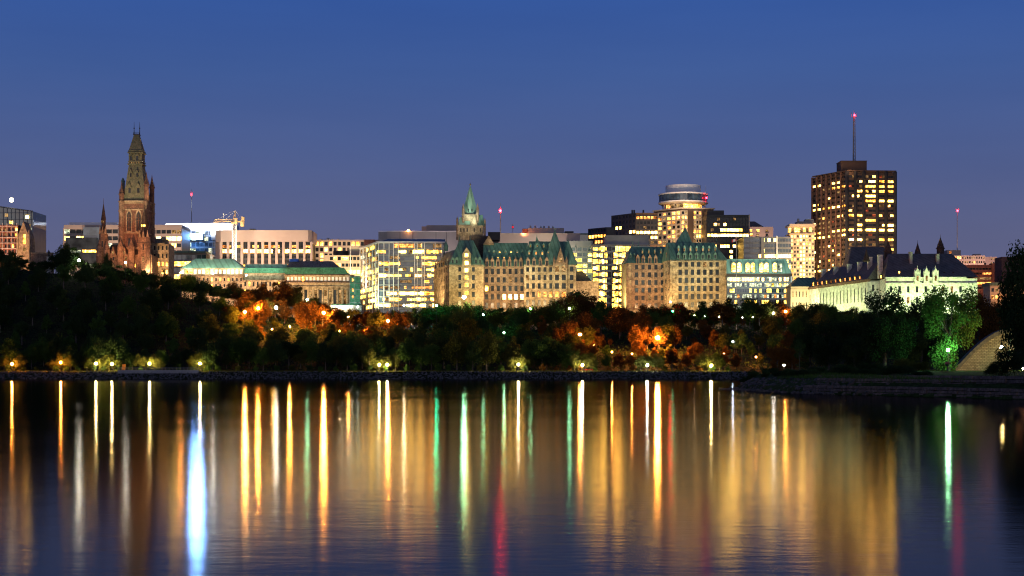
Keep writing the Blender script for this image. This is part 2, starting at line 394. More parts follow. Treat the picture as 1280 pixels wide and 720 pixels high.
# ------------------------------------------------------------------ building kit
_winmesh = {}
class Bld:
    def __init__(s, name, px, Y, label, cat='building', group=None, base=None):
        s.Y = Y; x = X(px, Y); s.bz = (base if base is not None else ground(x, Y)-2)
        s.root = empty(name, (x, Y, s.bz), label, cat, group); s.wins = []; s.rng = random.Random(name+str(px)); s.n = 0
    def part(s, mb, name, m, label=None): return mb.build(name, M[m] if isinstance(m, str) else m, s.root, label)
    def box(s, name, m, x0, x1, top, bot, Y=None, depth=20, label=None):
        """box front given in photo pixels at distance Y"""
        Y = Y or s.Y; z0 = s.bz if bot is None else Z(bot, Y)
        mb = MB().box(X(x0, Y), X(x1, Y), Y, Y+depth, z0, Z(top, Y)); return s.part(mb, name, m, label)
    def foot(s, name, m, A, B, C, z0, z1, label=None):
        """four-cornered block: left, near and right corner on the ground (x,y)"""
        A, B, C = Vector(A), Vector(B), Vector(C); D = A+C-B
        mb = MB().prism([A, B, C, D], z0, z1); return s.part(mb, name, m, label)
    def facade(s, A, B, z0, z1, cols, rows, wall, litf=None, wf=.6, hf=.6, d=.35, name='wall', dark='glass', ext=True, sill=True, skip=None, bottom=.5):
        """openings in a wall running A->B (left to right seen from outside); the wall skin stands proud of the panes"""
        A, B = Vector(A), Vector(B); u = B-A; L = u.length; u.normalize(); nrm = Vector((u.y, -u.x)); rz = math.atan2(u.y, u.x)
        cw, ch = L/cols, (z1-z0)/rows; ww, wh = cw*wf, ch*hf; mb = MB()
        def slab(a, b, za, zb, dd, back=-.05):
            p0 = A+u*a; p1 = A+u*b; o1 = nrm*dd; o0 = nrm*back
            q = [p0+o1, p1+o1, p1+o0, p0+o0]
            mb.hexa([(v.x, v.y, za) for v in q], [(v.x, v.y, zb) for v in q])
        pw = (cw-ww)/2
        edges = [0]+[cw*(i+1) for i in range(cols-1)]+[L]
        for i in range(cols+1):
            a = edges[i]-(pw if 0 < i < cols else 0); b = edges[i]+(pw if 0 < i < cols else 0)
            if i == 0: a = -d if ext else 0; b = pw
            if i == cols: a = L-pw; b = L
            slab(a, b, z0, z1, d)
        gap = (ch-wh)
        for r in range(rows+1):
            za = z0 if r == 0 else z0+r*ch-gap*(1-bottom); zb = z1 if r == rows else z0+r*ch+gap*bottom
            if r == rows: za = z1-gap*(1-bottom)
            if zb-za < 0.02: continue
            for c in range(cols): slab(c*cw+pw, (c+1)*cw-pw, za, zb, d*.8)
        s.part(mb, name, wall)
        for r in range(rows):
            for c in range(cols):
                if skip and skip(r, c): continue
                k = litf(rows-1-r, c, s.rng) if litf else None
                ctr = A+u*((c+.5)*cw)+nrm*.04
                s.wins.append((ctr.x, ctr.y, z0+r*ch+gap*bottom+wh/2, rz, ww, wh, k or dark))
    def pane(s, px, py, Y, wpx, hpx, m, rz=0.0, proud=.06):
        v = P(px, py, Y); s.wins.append((v.x, v.y-proud, v.z, rz, wpx*Y/FPX, hpx*Y/FPX, m))
    def finish(s, cap=96, name='window'):
        """every opening a part of its own; beyond the cap the smaller or unlit rest becomes one part"""
        dk = ('glass', 'glass_blue', 'glass_green')
        ws = sorted(s.wins, key=lambda w: (-(w[4]*w[5])*(1 if w[6] in dk else 1.6)))
        one, rest = (ws, []) if len(ws) <= cap else (ws[:cap], ws[cap:])
        o3 = s.root.location
        for (x, y, z, rz, w, h, m) in one:
            key = (round(w, 2), round(h, 2), m)
            if key not in _winmesh:
                _winmesh[key] = MB().box(-w/2, w/2, -.03, .03, -h/2, h/2).mesh('window', M[m])
            link(name, _winmesh[key], s.root, (x-o3.x, y-o3.y, z-o3.z), rz, None if m in dk else 'lit window')
        if rest:
            ms = sorted({w[6] for w in rest}); mb = MB()
            for (x, y, z, rz, w, h, m) in rest:
                mb.cur = ms.index(m); c, sn = math.cos(rz), math.sin(rz)
                q = [(x+c*a-sn*b, y+sn*a+c*b) for a, b in ((-w/2, -.03), (w/2, -.03), (w/2, .03), (-w/2, .03))]
                mb.hexa([(p[0], p[1], z-h/2) for p in q], [(p[0], p[1], z+h/2) for p in q])
            o = mb.build('window', [M[k] for k in ms], s.root); o['kind'] = 'stuff'
        s.wins = []
def rect(x0, x1, y0, y1): return [(x0, y0), (x1, y0), (x1, y1), (x0, y1)]
def shrink(q, l, r, f, b):
    """shrink a quad (near-left, near-right, far-right, far-left) by fractions"""
    a, b_, c, d = [Vector(p) for p in q]
    def bi(u, v): return (a*(1-u)+b_*u)*(1-v)+(d*(1-u)+c*u)*v
    return [bi(l, f), bi(1-r, f), bi(1-r, 1-b), bi(l, 1-b)]
def spot(x, y, z, tx, ty, tz, power, col, angle=110, blend=.8, size=1.5):
    l = bpy.data.lights.new('flood_glow_spot', 'SPOT'); l.energy = power; l.color = col; l.spot_size = R(angle); l.spot_blend = blend; l.shadow_soft_size = size
    o = bpy.data.objects.new('flood_glow_spot', l); COL.objects.link(o); o.location = (x, y, z)
    o.rotation_euler = (Vector((tx, ty, tz))-Vector((x, y, z))).to_track_quat('-Z', 'Y').to_euler(); return o
def flood(x0, x1, Y, py_t, n, power, col, dist=32, below=12, py_b=None, angle=115):
    """row of spots aimed up at a face: floodlighting, and added city glow on distant concrete"""
    for i in range(n):
        px = x0+(x1-x0)*(i+.5)/n; zt = Z(py_t, Y); x = X(px, Y)
        spot(x, Y-dist, zt-below, x, Y, zt, power/n, col, angle)
WARM, SOD, PINK, GRN, WHT = (1.0, .72, .38), (1.0, .42, .12), (1.0, .66, .45), (.74, 1.0, .46), (1.0, .9, .72)
def rows_lit(spec, base=.15, key='lw', dim='ld', dimp=.2):
    """spec: {row from the top: (probability, material)}"""
    def f(r, c, rng):
        p, k = spec.get(r, (base, key))
        v = rng.random()
        return k if v < p else (dim if v < p+dimp else None)
    return f
def gable_front(mb, x0, x1, y, z0, zt, th=.6):
    """pointed stone gable standing on z0"""
    xm = (x0+x1)/2; n = len(mb.v)
    mb.v += [(x0, y, z0), (x1, y, z0), (xm, y, zt), (x0, y+th, z0), (x1, y+th, z0), (xm, y+th, zt)]
    mb.f += [(n, n+1, n+2), (n+5, n+4, n+3), (n, n+2, n+5, n+3), (n+1, n+4, n+5, n+2), (n, n+3, n+4, n+1)]; mb.mi += [mb.cur]*5
def dormer(b, px, py, Y, w, h, m, lit_m=None, gm=None, proud=1.6, top=1.0):
    """little roof window: cheeks and gable as one part, its pane another"""
    v = P(px, py, Y); s_ = Y/FPX; W, H = w*s_, h*s_; mb = MB()
    mb.box(v.x-W/2, v.x+W/2, v.y-proud, v.y+proud*1.6, v.z-H/2, v.z+H/2)
    n = len(mb.v); z1 = v.z+H/2; zt = z1+H*.55*top
    e = W*.12
    mb.v += [(v.x-W/2-e, v.y-proud-.1, z1), (v.x+W/2+e, v.y-proud-.1, z1), (v.x, v.y-proud-.1, zt), (v.x-W/2-e, v.y+proud*2, z1), (v.x+W/2+e, v.y+proud*2, z1), (v.x, v.y+proud*2, zt)]
    mb.f += [(n, n+1, n+2), (n+5, n+4, n+3), (n, n+2, n+5, n+3), (n+1, n+4, n+5, n+2), (n, n+3, n+4, n+1)]; mb.mi += [0]*5
    b.part(mb, 'dormer', m)
    b.pane(px, py, Y-proud, w*.58, h*.78, lit_m or 'glass')
def mast(name, px, ytop, ybot, Y, label, red_py, w=.5, lattice=True, strength=160):
    x = X(px, Y); zb, zt = Z(ybot, Y), Z(ytop, Y); r = empty(name, (x, Y, zb), label, 'antenna')
    mb = MB()
    if lattice:
        zc = zt-(zt-zb)*.12; k = max(6, int((zc-zb)/2.2))
        for a in range(3):
            t = a*2.094; mb.bar((x+w*math.cos(t), Y+w*math.sin(t), zb), (x+w*.6*math.cos(t), Y+w*.6*math.sin(t), zc), .2, .16)
            for j in range(k):
                t2 = t+2.094*(1 if j % 2 else -1)
                f0, f1 = 1-.4*j/k, 1-.4*(j+1)/k
                mb.bar((x+w*f0*math.cos(t), Y+w*f0*math.sin(t), zb+(zc-zb)*j/k), (x+w*f1*math.cos(t2), Y+w*f1*math.sin(t2), zb+(zc-zb)*(j+1)/k), .09)
        mb.bar((x, Y, zb), (x, Y, zc), .22, .18)
    else:
        zc = zt-(zt-zb)*.15; mb.bar((x, Y, zb), (x, Y, zc), w*.7, w*.5, 6)
    mb.build('mast', M['grey_metal'], r)
    mb = MB().bar((x, Y, zc-.1), (x, Y, zt), .12, .05)
    for sx_ in (-1, 1): mb.bar((x+sx_*w*1.6, Y, Z(red_py, Y)-1.2), (x+sx_*w*1.6, Y, Z(red_py, Y)+2.0), .1); mb.bar((x-.1, Y, Z(red_py, Y)-.8), (x+sx_*w*1.6, Y, Z(red_py, Y)-.8), .07)
    mb.build('aerial', M['grey_metal'], r)
    key = 'beacon%d' % strength
    if key not in M: M[key] = lampmat('red_beacon', (1.0, .006, .012), strength)
    MB().ball((x, Y-w-.45, Z(red_py, Y)), .62, 10, 6).build('beacon', M[key], r)
    return r
# ------------------------------------------------------------------ far left
def glass_hall():
    b = Bld('glass_building', 10, 905, 'teal glass building with a bright lamp on its sloping roof, behind the brick one')
    Y = 905; x0, x1 = X(-60, Y), X(41, Y); D = 26
    mb = MB().prism(rect(x0, x1, Y, Y+D), b.bz, Z(283, Y)); b.part(mb, 'wall', 'grey_metal')
    q = rect(x0, x1, Y+.2, Y+D); n = MB()
    n.hexa([(p[0], p[1], Z(283, Y)+.02) for p in q], [(x0, Y+.2, Z(250, Y)), (x1, Y+.2, Z(264, Y)), (x1, Y+D, Z(264, Y)), (x0, Y+D, Z(250, Y))]); b.part(n, 'glazing', 'glass_green')
    n = MB()
    for px in range(-56, 44, 5):
        t = (px+60)/101; n.bar((X(px, Y), Y-.05, Z(310, Y)), (X(px, Y), Y-.05, Z(250+14*t, Y)), .14)
    for py in (258, 266, 274, 283, 292, 301): n.bar((x0, Y-.05, Z(py, Y)), (X(41 if py > 264 else (py-250)/14*101-60, Y), Y-.05, Z(py, Y)), .14)
    n.bar((x0, Y-.1, Z(250, Y)), (x1, Y-.1, Z(264, Y)), .35); b.part(n, 'mullions', 'grey_metal')
    for px, py, k in ((34, 271, 'lh'), (14, 278, 'ly'), (36, 282, 'ld'), (8, 269, 'ld'), (25, 288, 'ld'), (38, 300, 'lc'), (38, 292, 'lc'), (-20, 280, 'lw')): b.pane(px, py, Y-.1, 4, 4, k)
    for py in (286, 294, 302): b.pane(36.5, py, Y-.1, 6, 3, 'lc')
    r = MB().bar((X(13, Y), Y+2, Z(252, Y)), (X(13, Y), Y+2, Z(250.5, Y)), .3); b.part(r, 'lamp_post', 'dark')
    M['roof_lamp'] = lampmat('roof_lamp', (1, .85, .5), 14)
    b.part(MB().ball((X(13, Y), Y+2, Z(249.5, Y)), 1.25), 'lamp', 'roof_lamp')
    b.finish()
    b = Bld('brick_building', 15, 860, 'peach-lit brick building behind scaffolding with a tall gabled stair turret, leftmost on the hilltop')
    Y = 860
    b.box('wall', 'brick', -40, 23, 281, None, Y, 16)
    b.facade((X(-40, Y), Y), (X(23, Y), Y), Z(325, Y), Z(283, Y), 14, 6, 'brick', lambda r, c, g: 'lw' if g.random() < .18 else ('ld' if g.random() < .3 else None), .55, .55)
    n = MB()
    for px in range(-38, 24, 6): n.bar((X(px, Y), Y-1.6, Z(330, Y)), (X(px, Y), Y-1.6, Z(279, Y)), .09)
    for py in range(283, 330, 7): n.box(X(-40, Y), X(23, Y), Y-2.0, Y-.9, Z(py, Y)-.08, Z(py, Y)+.05)
    b.part(n, 'scaffold', 'concrete_white')
    t = MB().prism(rect(X(23, Y), X(38, Y), Y-2, Y+8), b.bz, Z(298, Y)); b.part(t, 'turret', 'stone')
    t = MB(); gable_front(t, X(23, Y), X(38, Y), Y-2, Z(298, Y), Z(277, Y), 10); b.part(t, 'turret_gable', 'stone')
    for px in (23.5, 37.5):
        t = MB().box(X(px, Y)-.5, X(px, Y)+.5, Y-2.6, Y-1.5, Z(312, Y), Z(293, Y)); t.cone(rect(X(px, Y)-.5, X(px, Y)+.5, Y-2.6, Y-1.5), Z(293, Y), (X(px, Y), Y-2, Z(287, Y))); b.part(t, 'pinnacle', 'stone')
    b.pane(30.5, 299, Y-2, 3.4, 12, 'lw'); b.pane(30.5, 312, Y-2, 3.4, 5, 'ld'); b.finish()
    flood(-35, 38, Y-2, 300, 3, 90000, (1, .5, .25), 26, 14)
glass_hall()
def statue():
    Y = 800; x = X(61, Y); zg = ground(x, Y); r = empty('statue', (x, Y, zg), 'dark bronze standing figure on a stone pedestal on the hilltop', 'statue')
    MB().prism(ngon(x, Y, 1.5, 4), zg-.5, Z(325, Y)).prism(ngon(x, Y, 1.15, 4), Z(325, Y), Z(320.5, Y)).build('pedestal', M['stone_pale'], r)
    z = Z(320.5, Y); m = MB()
    for s_ in (-1, 1): m.bar((x+s_*.22, Y, z), (x+s_*.16, Y, z+1.4), .2, .26, 8)
    m.bar((x, Y, z+1.2), (x, Y, z+2.5), .36, .46, 10).bar((x, Y, z+2.4), (x, Y, z+2.75), .46, .15, 10).ball((x, Y, z+3.0), .28, 10, 7)
    m.bar((x+.42, Y, z+2.45), (x+.62, Y-.2, z+1.6), .17, .12, 8).bar((x-.42, Y, z+2.45), (x-.55, Y-.3, z+1.55), .17, .12, 8)
    m.build('figure', M['dark'], r)
statue()
b = Bld('low_terrace_wall', 52, 840, 'low dark parapet wall on the hilltop between the turret and the first trees', 'wall')
b.box('wall', 'stone_dark', 39, 66, 317, None, 840, 1.2); b.box('coping', 'stone', 38.5, 66.5, 315.6, 317, 839.8, 1.6)
b.finish()

# ------------------------------------------------------------------ gothic hall with its tall tower
def gothic():
    Y = 850; b = Bld('gothic_hall', 163, Y, 'gothic brown stone hall with tall mansard-topped tower, corner pinnacles and small spires', 'building')
    s_ = Y/FPX
    cx = X(167.5, Y); hw = 15.5*s_; cyy = Y+hw
    sq = lambda c, y, h: rect(c-h, c+h, y-h, y+h)
    def P2(px): return X(px, Y)
    b.part(MB().prism(sq(cx, cyy, hw), b.bz, Z(253, Y)), 'tower_shaft', 'stone_red')
    # corner buttresses with string courses
    for sx_ in (-1, 1):
        for sy in (-1, 1):
            bx, by = cx+sx_*hw, cyy+sy*hw; n = MB()
            n.prism(ngon(bx, by, 3.5*s_, 8), b.bz, Z(252, Y))
            for py in (252, 264, 283, 300, 315): n.prism(ngon(bx, by, 4.2*s_, 8), Z(py, Y)-.35, Z(py, Y)+.35)
            b.part(n, 'corner_buttress', 'stone_dark')
            top = 214 if sx_ > 0 else 226
            n = MB().prism(ngon(bx, by, 3.0*s_, 8), Z(251.3, Y), Z(top+18, Y)).prism(ngon(bx, by, 3.7*s_, 8), Z(top+18, Y), Z(top+16, Y))
            n.cone(ngon(bx, by, 2.5*s_, 8), Z(top+16, Y), (bx, by, Z(top, Y)))
            for k in range(4):
                t = math.pi/2*k+.785; n.cone(ngon(bx+3*s_*math.cos(t), by+3*s_*math.sin(t), .8*s_, 4), Z(top+17, Y), (bx+3*s_*math.cos(t), by+3*s_*math.sin(t), Z(top+9, Y)))
            b.part(n, 'pinnacle', 'stone_red')
    for py in (253.7, 262, 291, 310): b.part(MB().prism(sq(cx, cyy, hw+.35), Z(py, Y)-.3, Z(py, Y)+.3), 'string_course', 'stone')
    n = MB().prism(sq(cx, cyy, hw+.6), Z(252.5, Y), Z(250.8, Y)); b.part(n, 'string_course', 'stone')
    # belfry: two pointed openings per side
    def arch(c, w, z0, z1, yf, th):
        zs = z1-w*1.1; pts = [(c-w/2, z0), (c+w/2, z0), (c+w/2, zs), (c+w*.38, zs+w*.5), (c+w*.2, zs+w*.85), (c, z1), (c-w*.2, zs+w*.85), (c-w*.38, zs+w*.5), (c-w/2, zs)]
        k = len(pts); m_ = MB(); m_.v = [(p[0], yf, p[1]) for p in pts]+[(p[0], yf+th, p[1]) for p in pts]
        m_.f = [tuple(range(k)), tuple(reversed(range(k, 2*k)))]+[(i, k+i, k+(i+1) % k, (i+1) % k) for i in range(k)]; m_.mi = [0]*len(m_.f); return m_
    for px in (161.6, 173.4):
        b.part(arch(P2(px), 7.6*s_, Z(290, Y), Z(260.5, Y), Y-.45, .3), 'belfry_surround', 'stone')
        b.part(arch(P2(px), 5.4*s_, Z(289, Y), Z(264, Y), Y-.62, .25), 'belfry_opening', 'dark')
        n = MB().bar((P2(px), Y-.8, Z(289, Y)), (P2(px), Y-.8, Z(268, Y)), .22)
        for py in range(272, 290, 4): n.bar((P2(px-2.4), Y-.75, Z(py, Y)), (P2(px+2.4), Y-.75, Z(py, Y)), .14)
        b.part(n, 'belfry_tracery', 'stone_red')
        b.pane(px, 303, Y-.1, 2.6, 10, 'glass'); b.pane(px, 318, Y-.1, 2.6, 7, 'ld')
    # mansard
    b.part(MB().prism(sq(cx, cyy, 14.2*s_), Z(250.8, Y), Z(205, Y), sq(cx, cyy, 8.2*s_)), 'tower_roof', 'slate_green')
    n = MB()
    for py, h in ((205, 9.6), (202, 9.0), (190.5, 9.6), (188.5, 8.9)): n.prism(sq(cx, cyy, h*s_), Z(py, Y), Z(py, Y)+.7)
    n.prism(sq(cx, cyy, 8.2*s_), Z(204, Y), Z(189, Y)); b.part(n, 'tower_gallery', 'slate_green')
    for i in range(5): b.pane(161.5+i*3, 203.2, Y+hw-8.25*s_, 1.3, 2.2, 'ld')
    for px in (163.5, 171.5): dormer(b, px, 198, Y+hw-8.2*s_, 4.6, 7, 'slate_green', None, proud=.5)
    b.part(MB().prism(sq(cx, cyy, 8.3*s_), Z(187, Y), Z(167, Y), sq(cx, cyy, 3.2*s_)), 'tower_cap', 'slate_green')
    n = MB().prism(sq(cx, cyy, 4*s_), Z(167, Y), Z(166, Y))
    for i in range(6): n.bar((cx-3.6*s_+i*1.44*s_, cyy-3.8*s_, Z(166, Y)), (cx-3.6*s_+i*1.44*s_, cyy-3.8*s_, Z(163, Y)), .12, .03)
    n.bar((cx-3.6*s_, cyy-3.8*s_, Z(164.4, Y)), (cx+3.6*s_, cyy-3.8*s_, Z(164.4, Y)), .08)
    for sx_ in (-1, 1): n.bar((cx+sx_*3.5*s_, cyy, Z(166, Y)), (cx+sx_*3.5*s_, cyy, Z(150, Y)), .24, .06, 6).ball((cx+sx_*3.5*s_, cyy, Z(158, Y)), .38, 8, 5)
    b.part(n, 'finial', 'dark')
    for px in (162, 173): dormer(b, px, 238.5, Y+2.1, 5.2, 8.5, 'slate_green', None, proud=.9, top=1.3)
    for px in (163.5, 171.5): dormer(b, px, 219, Y+hw-9.6*s_, 3.6, 6, 'slate_green', None, proud=.6, top=1.3)
    for px in (153.6, 181): dormer(b, px, 234, Y+5.5, 3.2, 14, 'copper', None, proud=.9, top=.6)
    # wings
    b.box('wing_wall', 'stone_dark', 122, 190, 319, None, Y-3, 14)
    b.facade((X(134, Y-3), Y-3), (X(171, Y-3), Y-3), Z(345, Y-3), Z(319, Y-3), 7, 3, 'stone_dark', lambda r, c, g: 'lw' if (r == 1 and c in (5, 6)) else ('ld' if g.random() < .3 else None), .4, .5)
    q = rect(X(133, Y-3), X(172, Y-3), Y-3.4, Y+12)
    b.part(MB().prism(q, Z(319, Y-3)+.05, Z(305, Y-3), shrink(q, .06, .06, .42, .42)), 'wing_roof', 'slate_dark')
    for px in (141, 155, 163): 
        n = MB(); gable_front(n, X(px-4, Y-4), X(px+4, Y-4), Y-4, Z(320, Y-4), Z(308, Y-4), 3); b.part(n, 'gable', 'stone_dark'); b.pane(px, 316, Y-4, 2, 4, 'ld')
    for px, bt, sp, tp, w, yy in ((128, 292, 279, 252, 5.5, Y-4), (179, 296, 284, 256, 8, Y-8)):
        x = X(px, yy); s2 = yy/FPX
        n = MB().prism(ngon(x, yy+w*s2, w*s2, 8), b.bz, Z(bt, yy))
        for py in (bt+8, bt+22): n.prism(ngon(x, yy+w*s2, (w+.8)*s2, 8), Z(py, yy)-.3, Z(py, yy)+.3)
        b.part(n, 'stair_turret', 'stone_dark')
        for k in (-1, 0, 1):
            n = MB(); gable_front(n, x+(k*w*.62-1.6)*s2, x+(k*w*.62+1.6)*s2, yy+(0.1 if k == 0 else w*.28)*s2-.3, Z(bt, yy)-.1, Z(bt-9, yy), 1.2); b.part(n, 'gable', 'stone')
        n = MB().prism(ngon(x, yy+w*s2, w*.8*s2, 8), Z(bt, yy)+.04, Z(sp, yy), ngon(x, yy+w*s2, w*.42*s2, 8)); n.prism(ngon(x, yy+w*s2, w*.5*s2, 8), Z(sp, yy), Z(sp-4.5, yy)); n.cone(ngon(x, yy+w*s2, w*.58*s2, 8), Z(sp-4.5, yy), (x, yy+w*s2, Z(tp, yy)))
        n.bar((x, yy+w*s2, Z(tp+1, yy)), (x, yy+w*s2, Z(tp-5, yy)), .12, .05); b.part(n, 'turret_spire', 'slate_dark')
        for k in range(3): b.pane(px-w*.25+k*w*.25, sp-2.2, yy+w*s2*.5, .8, 2.4, 'lh' if px > 150 else 'ld')
        b.pane(px, bt+13, yy-.05, 1.6, 7, 'glass'); b.pane(px, bt+28, yy-.05, 1.6, 7, 'ld')
    for px in (124, 133, 150, 164):
        n = MB().prism(ngon(X(px, Y-5), Y-4.2, 4.2*s_, 8), b.bz, Z(309 if px > 140 else 312, Y-5)); n.cone(ngon(X(px, Y-5), Y-4.2, 4.2*s_, 8), Z(309 if px > 140 else 312, Y-5), (X(px, Y-5), Y-4.2, Z(298, Y-5))); b.part(n, 'stair_turret', 'stone_dark')
    b.finish()
    spot(X(167, Y), Y-30, Z(338, Y), X(167, Y), Y, Z(290, Y), 60000, (1, .36, .13), 70)
    spot(X(140, Y), Y-26, Z(340, Y), X(135, Y), Y, Z(305, Y), 9000, (1, .45, .2), 100)
    spot(X(188, Y), Y-26, Z(338, Y), X(180, Y), Y, Z(315, Y), 13000, (1, .45, .2), 100)
    spot(cx-3, Y-34, Z(325, Y), cx, Y, Z(215, Y), 105000, (1, .80, .48), 55)
    spot(cx+10, Y-3, Z(252, Y), cx+4, Y+4, Z(215, Y), 5000, (1, .6, .3), 80)
gothic()
b = Bld('stone_annex', 199, 862, 'plain peach-lit stone annex with lit windows beside the tall gothic tower')
b.box('wall', 'stone', 186, 211, 305, None, 862, 14)
b.facade((X(186, 862), 862), (X(211, 862), 862), Z(345, 862), Z(305, 862), 5, 4, 'stone', rows_lit({2: (.7, 'lw'), 3: (.6, 'ly'), 0: (0, 'lw')}, .3, 'lw'), .42, .5)
b.box('parapet', 'stone', 185.4, 206, 303.6, 305, 861.5, 14); b.box('chimney', 'stone', 203, 209, 299, 305, 866, 4); b.box('roof_box', 'roof_gravel', 189, 202, 298, 303.6, 868, 6); b.finish()
flood(187, 211, 862, 325, 1, 42000, (1, .55, .25), 22, 10)

# ------------------------------------------------------------------ offices behind the left half
def office_frame(name, px0, px1, top, bot, Y, frame, label, cols, rows, f, wf=.86, hf=.62, dark='glass', depth=28, d=.5, band=0, roof=None):
    b = Bld(name, (px0+px1)/2, Y, label)
    b.box('core', 'dark', px0, px1, top+.5, None, Y, depth)
    b.facade((X(px0, Y), Y), (X(px1, Y), Y), Z(bot, Y), Z(top+band, Y), cols, rows, frame, f, wf, hf, d, dark=dark)
    if band: b.box('parapet', frame, px0-.3, px1+.3, top, top+band, Y-d-.2, depth+d)
    return b
b = office_frame('framed_office', 80, 148, 281, 345, 1050, 'concrete', 'flat-roofed peach-framed office with a dark glass box, left of the gothic tower', 9, 7,
    lambda r, c, g: (('ly' if g.random() < .9 else None) if (r == 1 and c < 4) or (r == 4 and c > 1) else ('lc' if g.random() < .25 else None)), .9, .6, band=4)
b.box('glass_box', 'glass_blue', 104, 126, 284, 330, 1046, 3); b.box('glass_box', 'glass', 82, 121, 297, 330, 1044, 3.4)
for i in range(8): b.pane(104+i*2.6, 314, 1044, 2.2, 3, 'ly')
for i in range(6): b.pane(86+i*2.8, 314, 1044, 2.2, 3, 'lc')
b.box('roof_band', 'concrete_white', 86, 147, 278, 281, 1052, 20); b.finish(); flood(80, 148, 1049, 298, 2, 90000, PINK, 30, 22)
b = office_frame('framed_office', 176, 227, 281, 345, 1045, 'concrete', 'flat-roofed peach concrete office with three lit window strips, right behind the gothic tower', 8, 7,
    lambda r, c, g: ('lh' if r in (1, 2, 4) and c > 2 and g.random() < .75 else ('ld' if g.random() < .3 else None)), .88, .55, band=4.5)
b.finish(); flood(190, 227, 1044, 296, 1, 70000, PINK, 30, 22)
def screen_tower():
    Y = 1100; b = Bld('signboard_office', 245, Y, 'glass office with white floodlit rooftop band and a glowing blue signboard')
    b.box('core', 'grey_metal', 208, 292, 287, None, Y, 30)
    b.facade((X(208, Y), Y), (X(292, Y), Y), Z(345, Y), Z(288, Y), 16, 8, 'grey_metal', lambda r, c, g: 'lh' if (r in (4, 5, 6) and g.random() < .45) else ('lc' if g.random() < .2 else None), .9, .7, dark='glass_blue')
    b.box('rooftop_band', 'concrete_white', 207, 291, 279, 287.4, Y-1.5, 26)
    n = MB(); q = [(X(262, Y-2), Y-2), (X(291, Y-2), Y-2), (X(291, Y+10), Y+10), (X(262, Y+10), Y+10)]
    n.hexa([(X(265, Y), Y-2, Z(300, Y)), (X(272, Y), Y-2, Z(300, Y)), (X(272, Y), Y+4, Z(300, Y)), (X(265, Y), Y+4, Z(300, Y))], [(p[0], p[1], Z(285, Y)) for p in q]); b.part(n, 'flared_canopy', 'concrete_white')
    M['blue_sign'] = lampmat('blue_sign_light', (.18, .44, 1.0), 380)
    b.part(MB().box(X(240, Y), X(253.5, Y), Y-2.6, Y-2.1, Z(299.5, Y), Z(292.5, Y)), 'signboard', 'blue_sign')
    b.part(MB().box(X(239, Y), X(254.5, Y), Y-2.05, Y-.6, Z(300.2, Y), Z(291.8, Y)), 'signboard_frame', 'dark'); b.finish()
    for px in (214, 232, 250, 268, 284): spot(X(px, Y), Y-9, Z(289, Y), X(px, Y), Y-1, Z(283, Y), 15000, (.86, .9, 1.0), 120, .9)
screen_tower()
mast('radio_mast', 239.5, 236, 280, 1112, 'slim radio mast with a red light behind the white floodlit rooftop', 243, .4, False, 50)
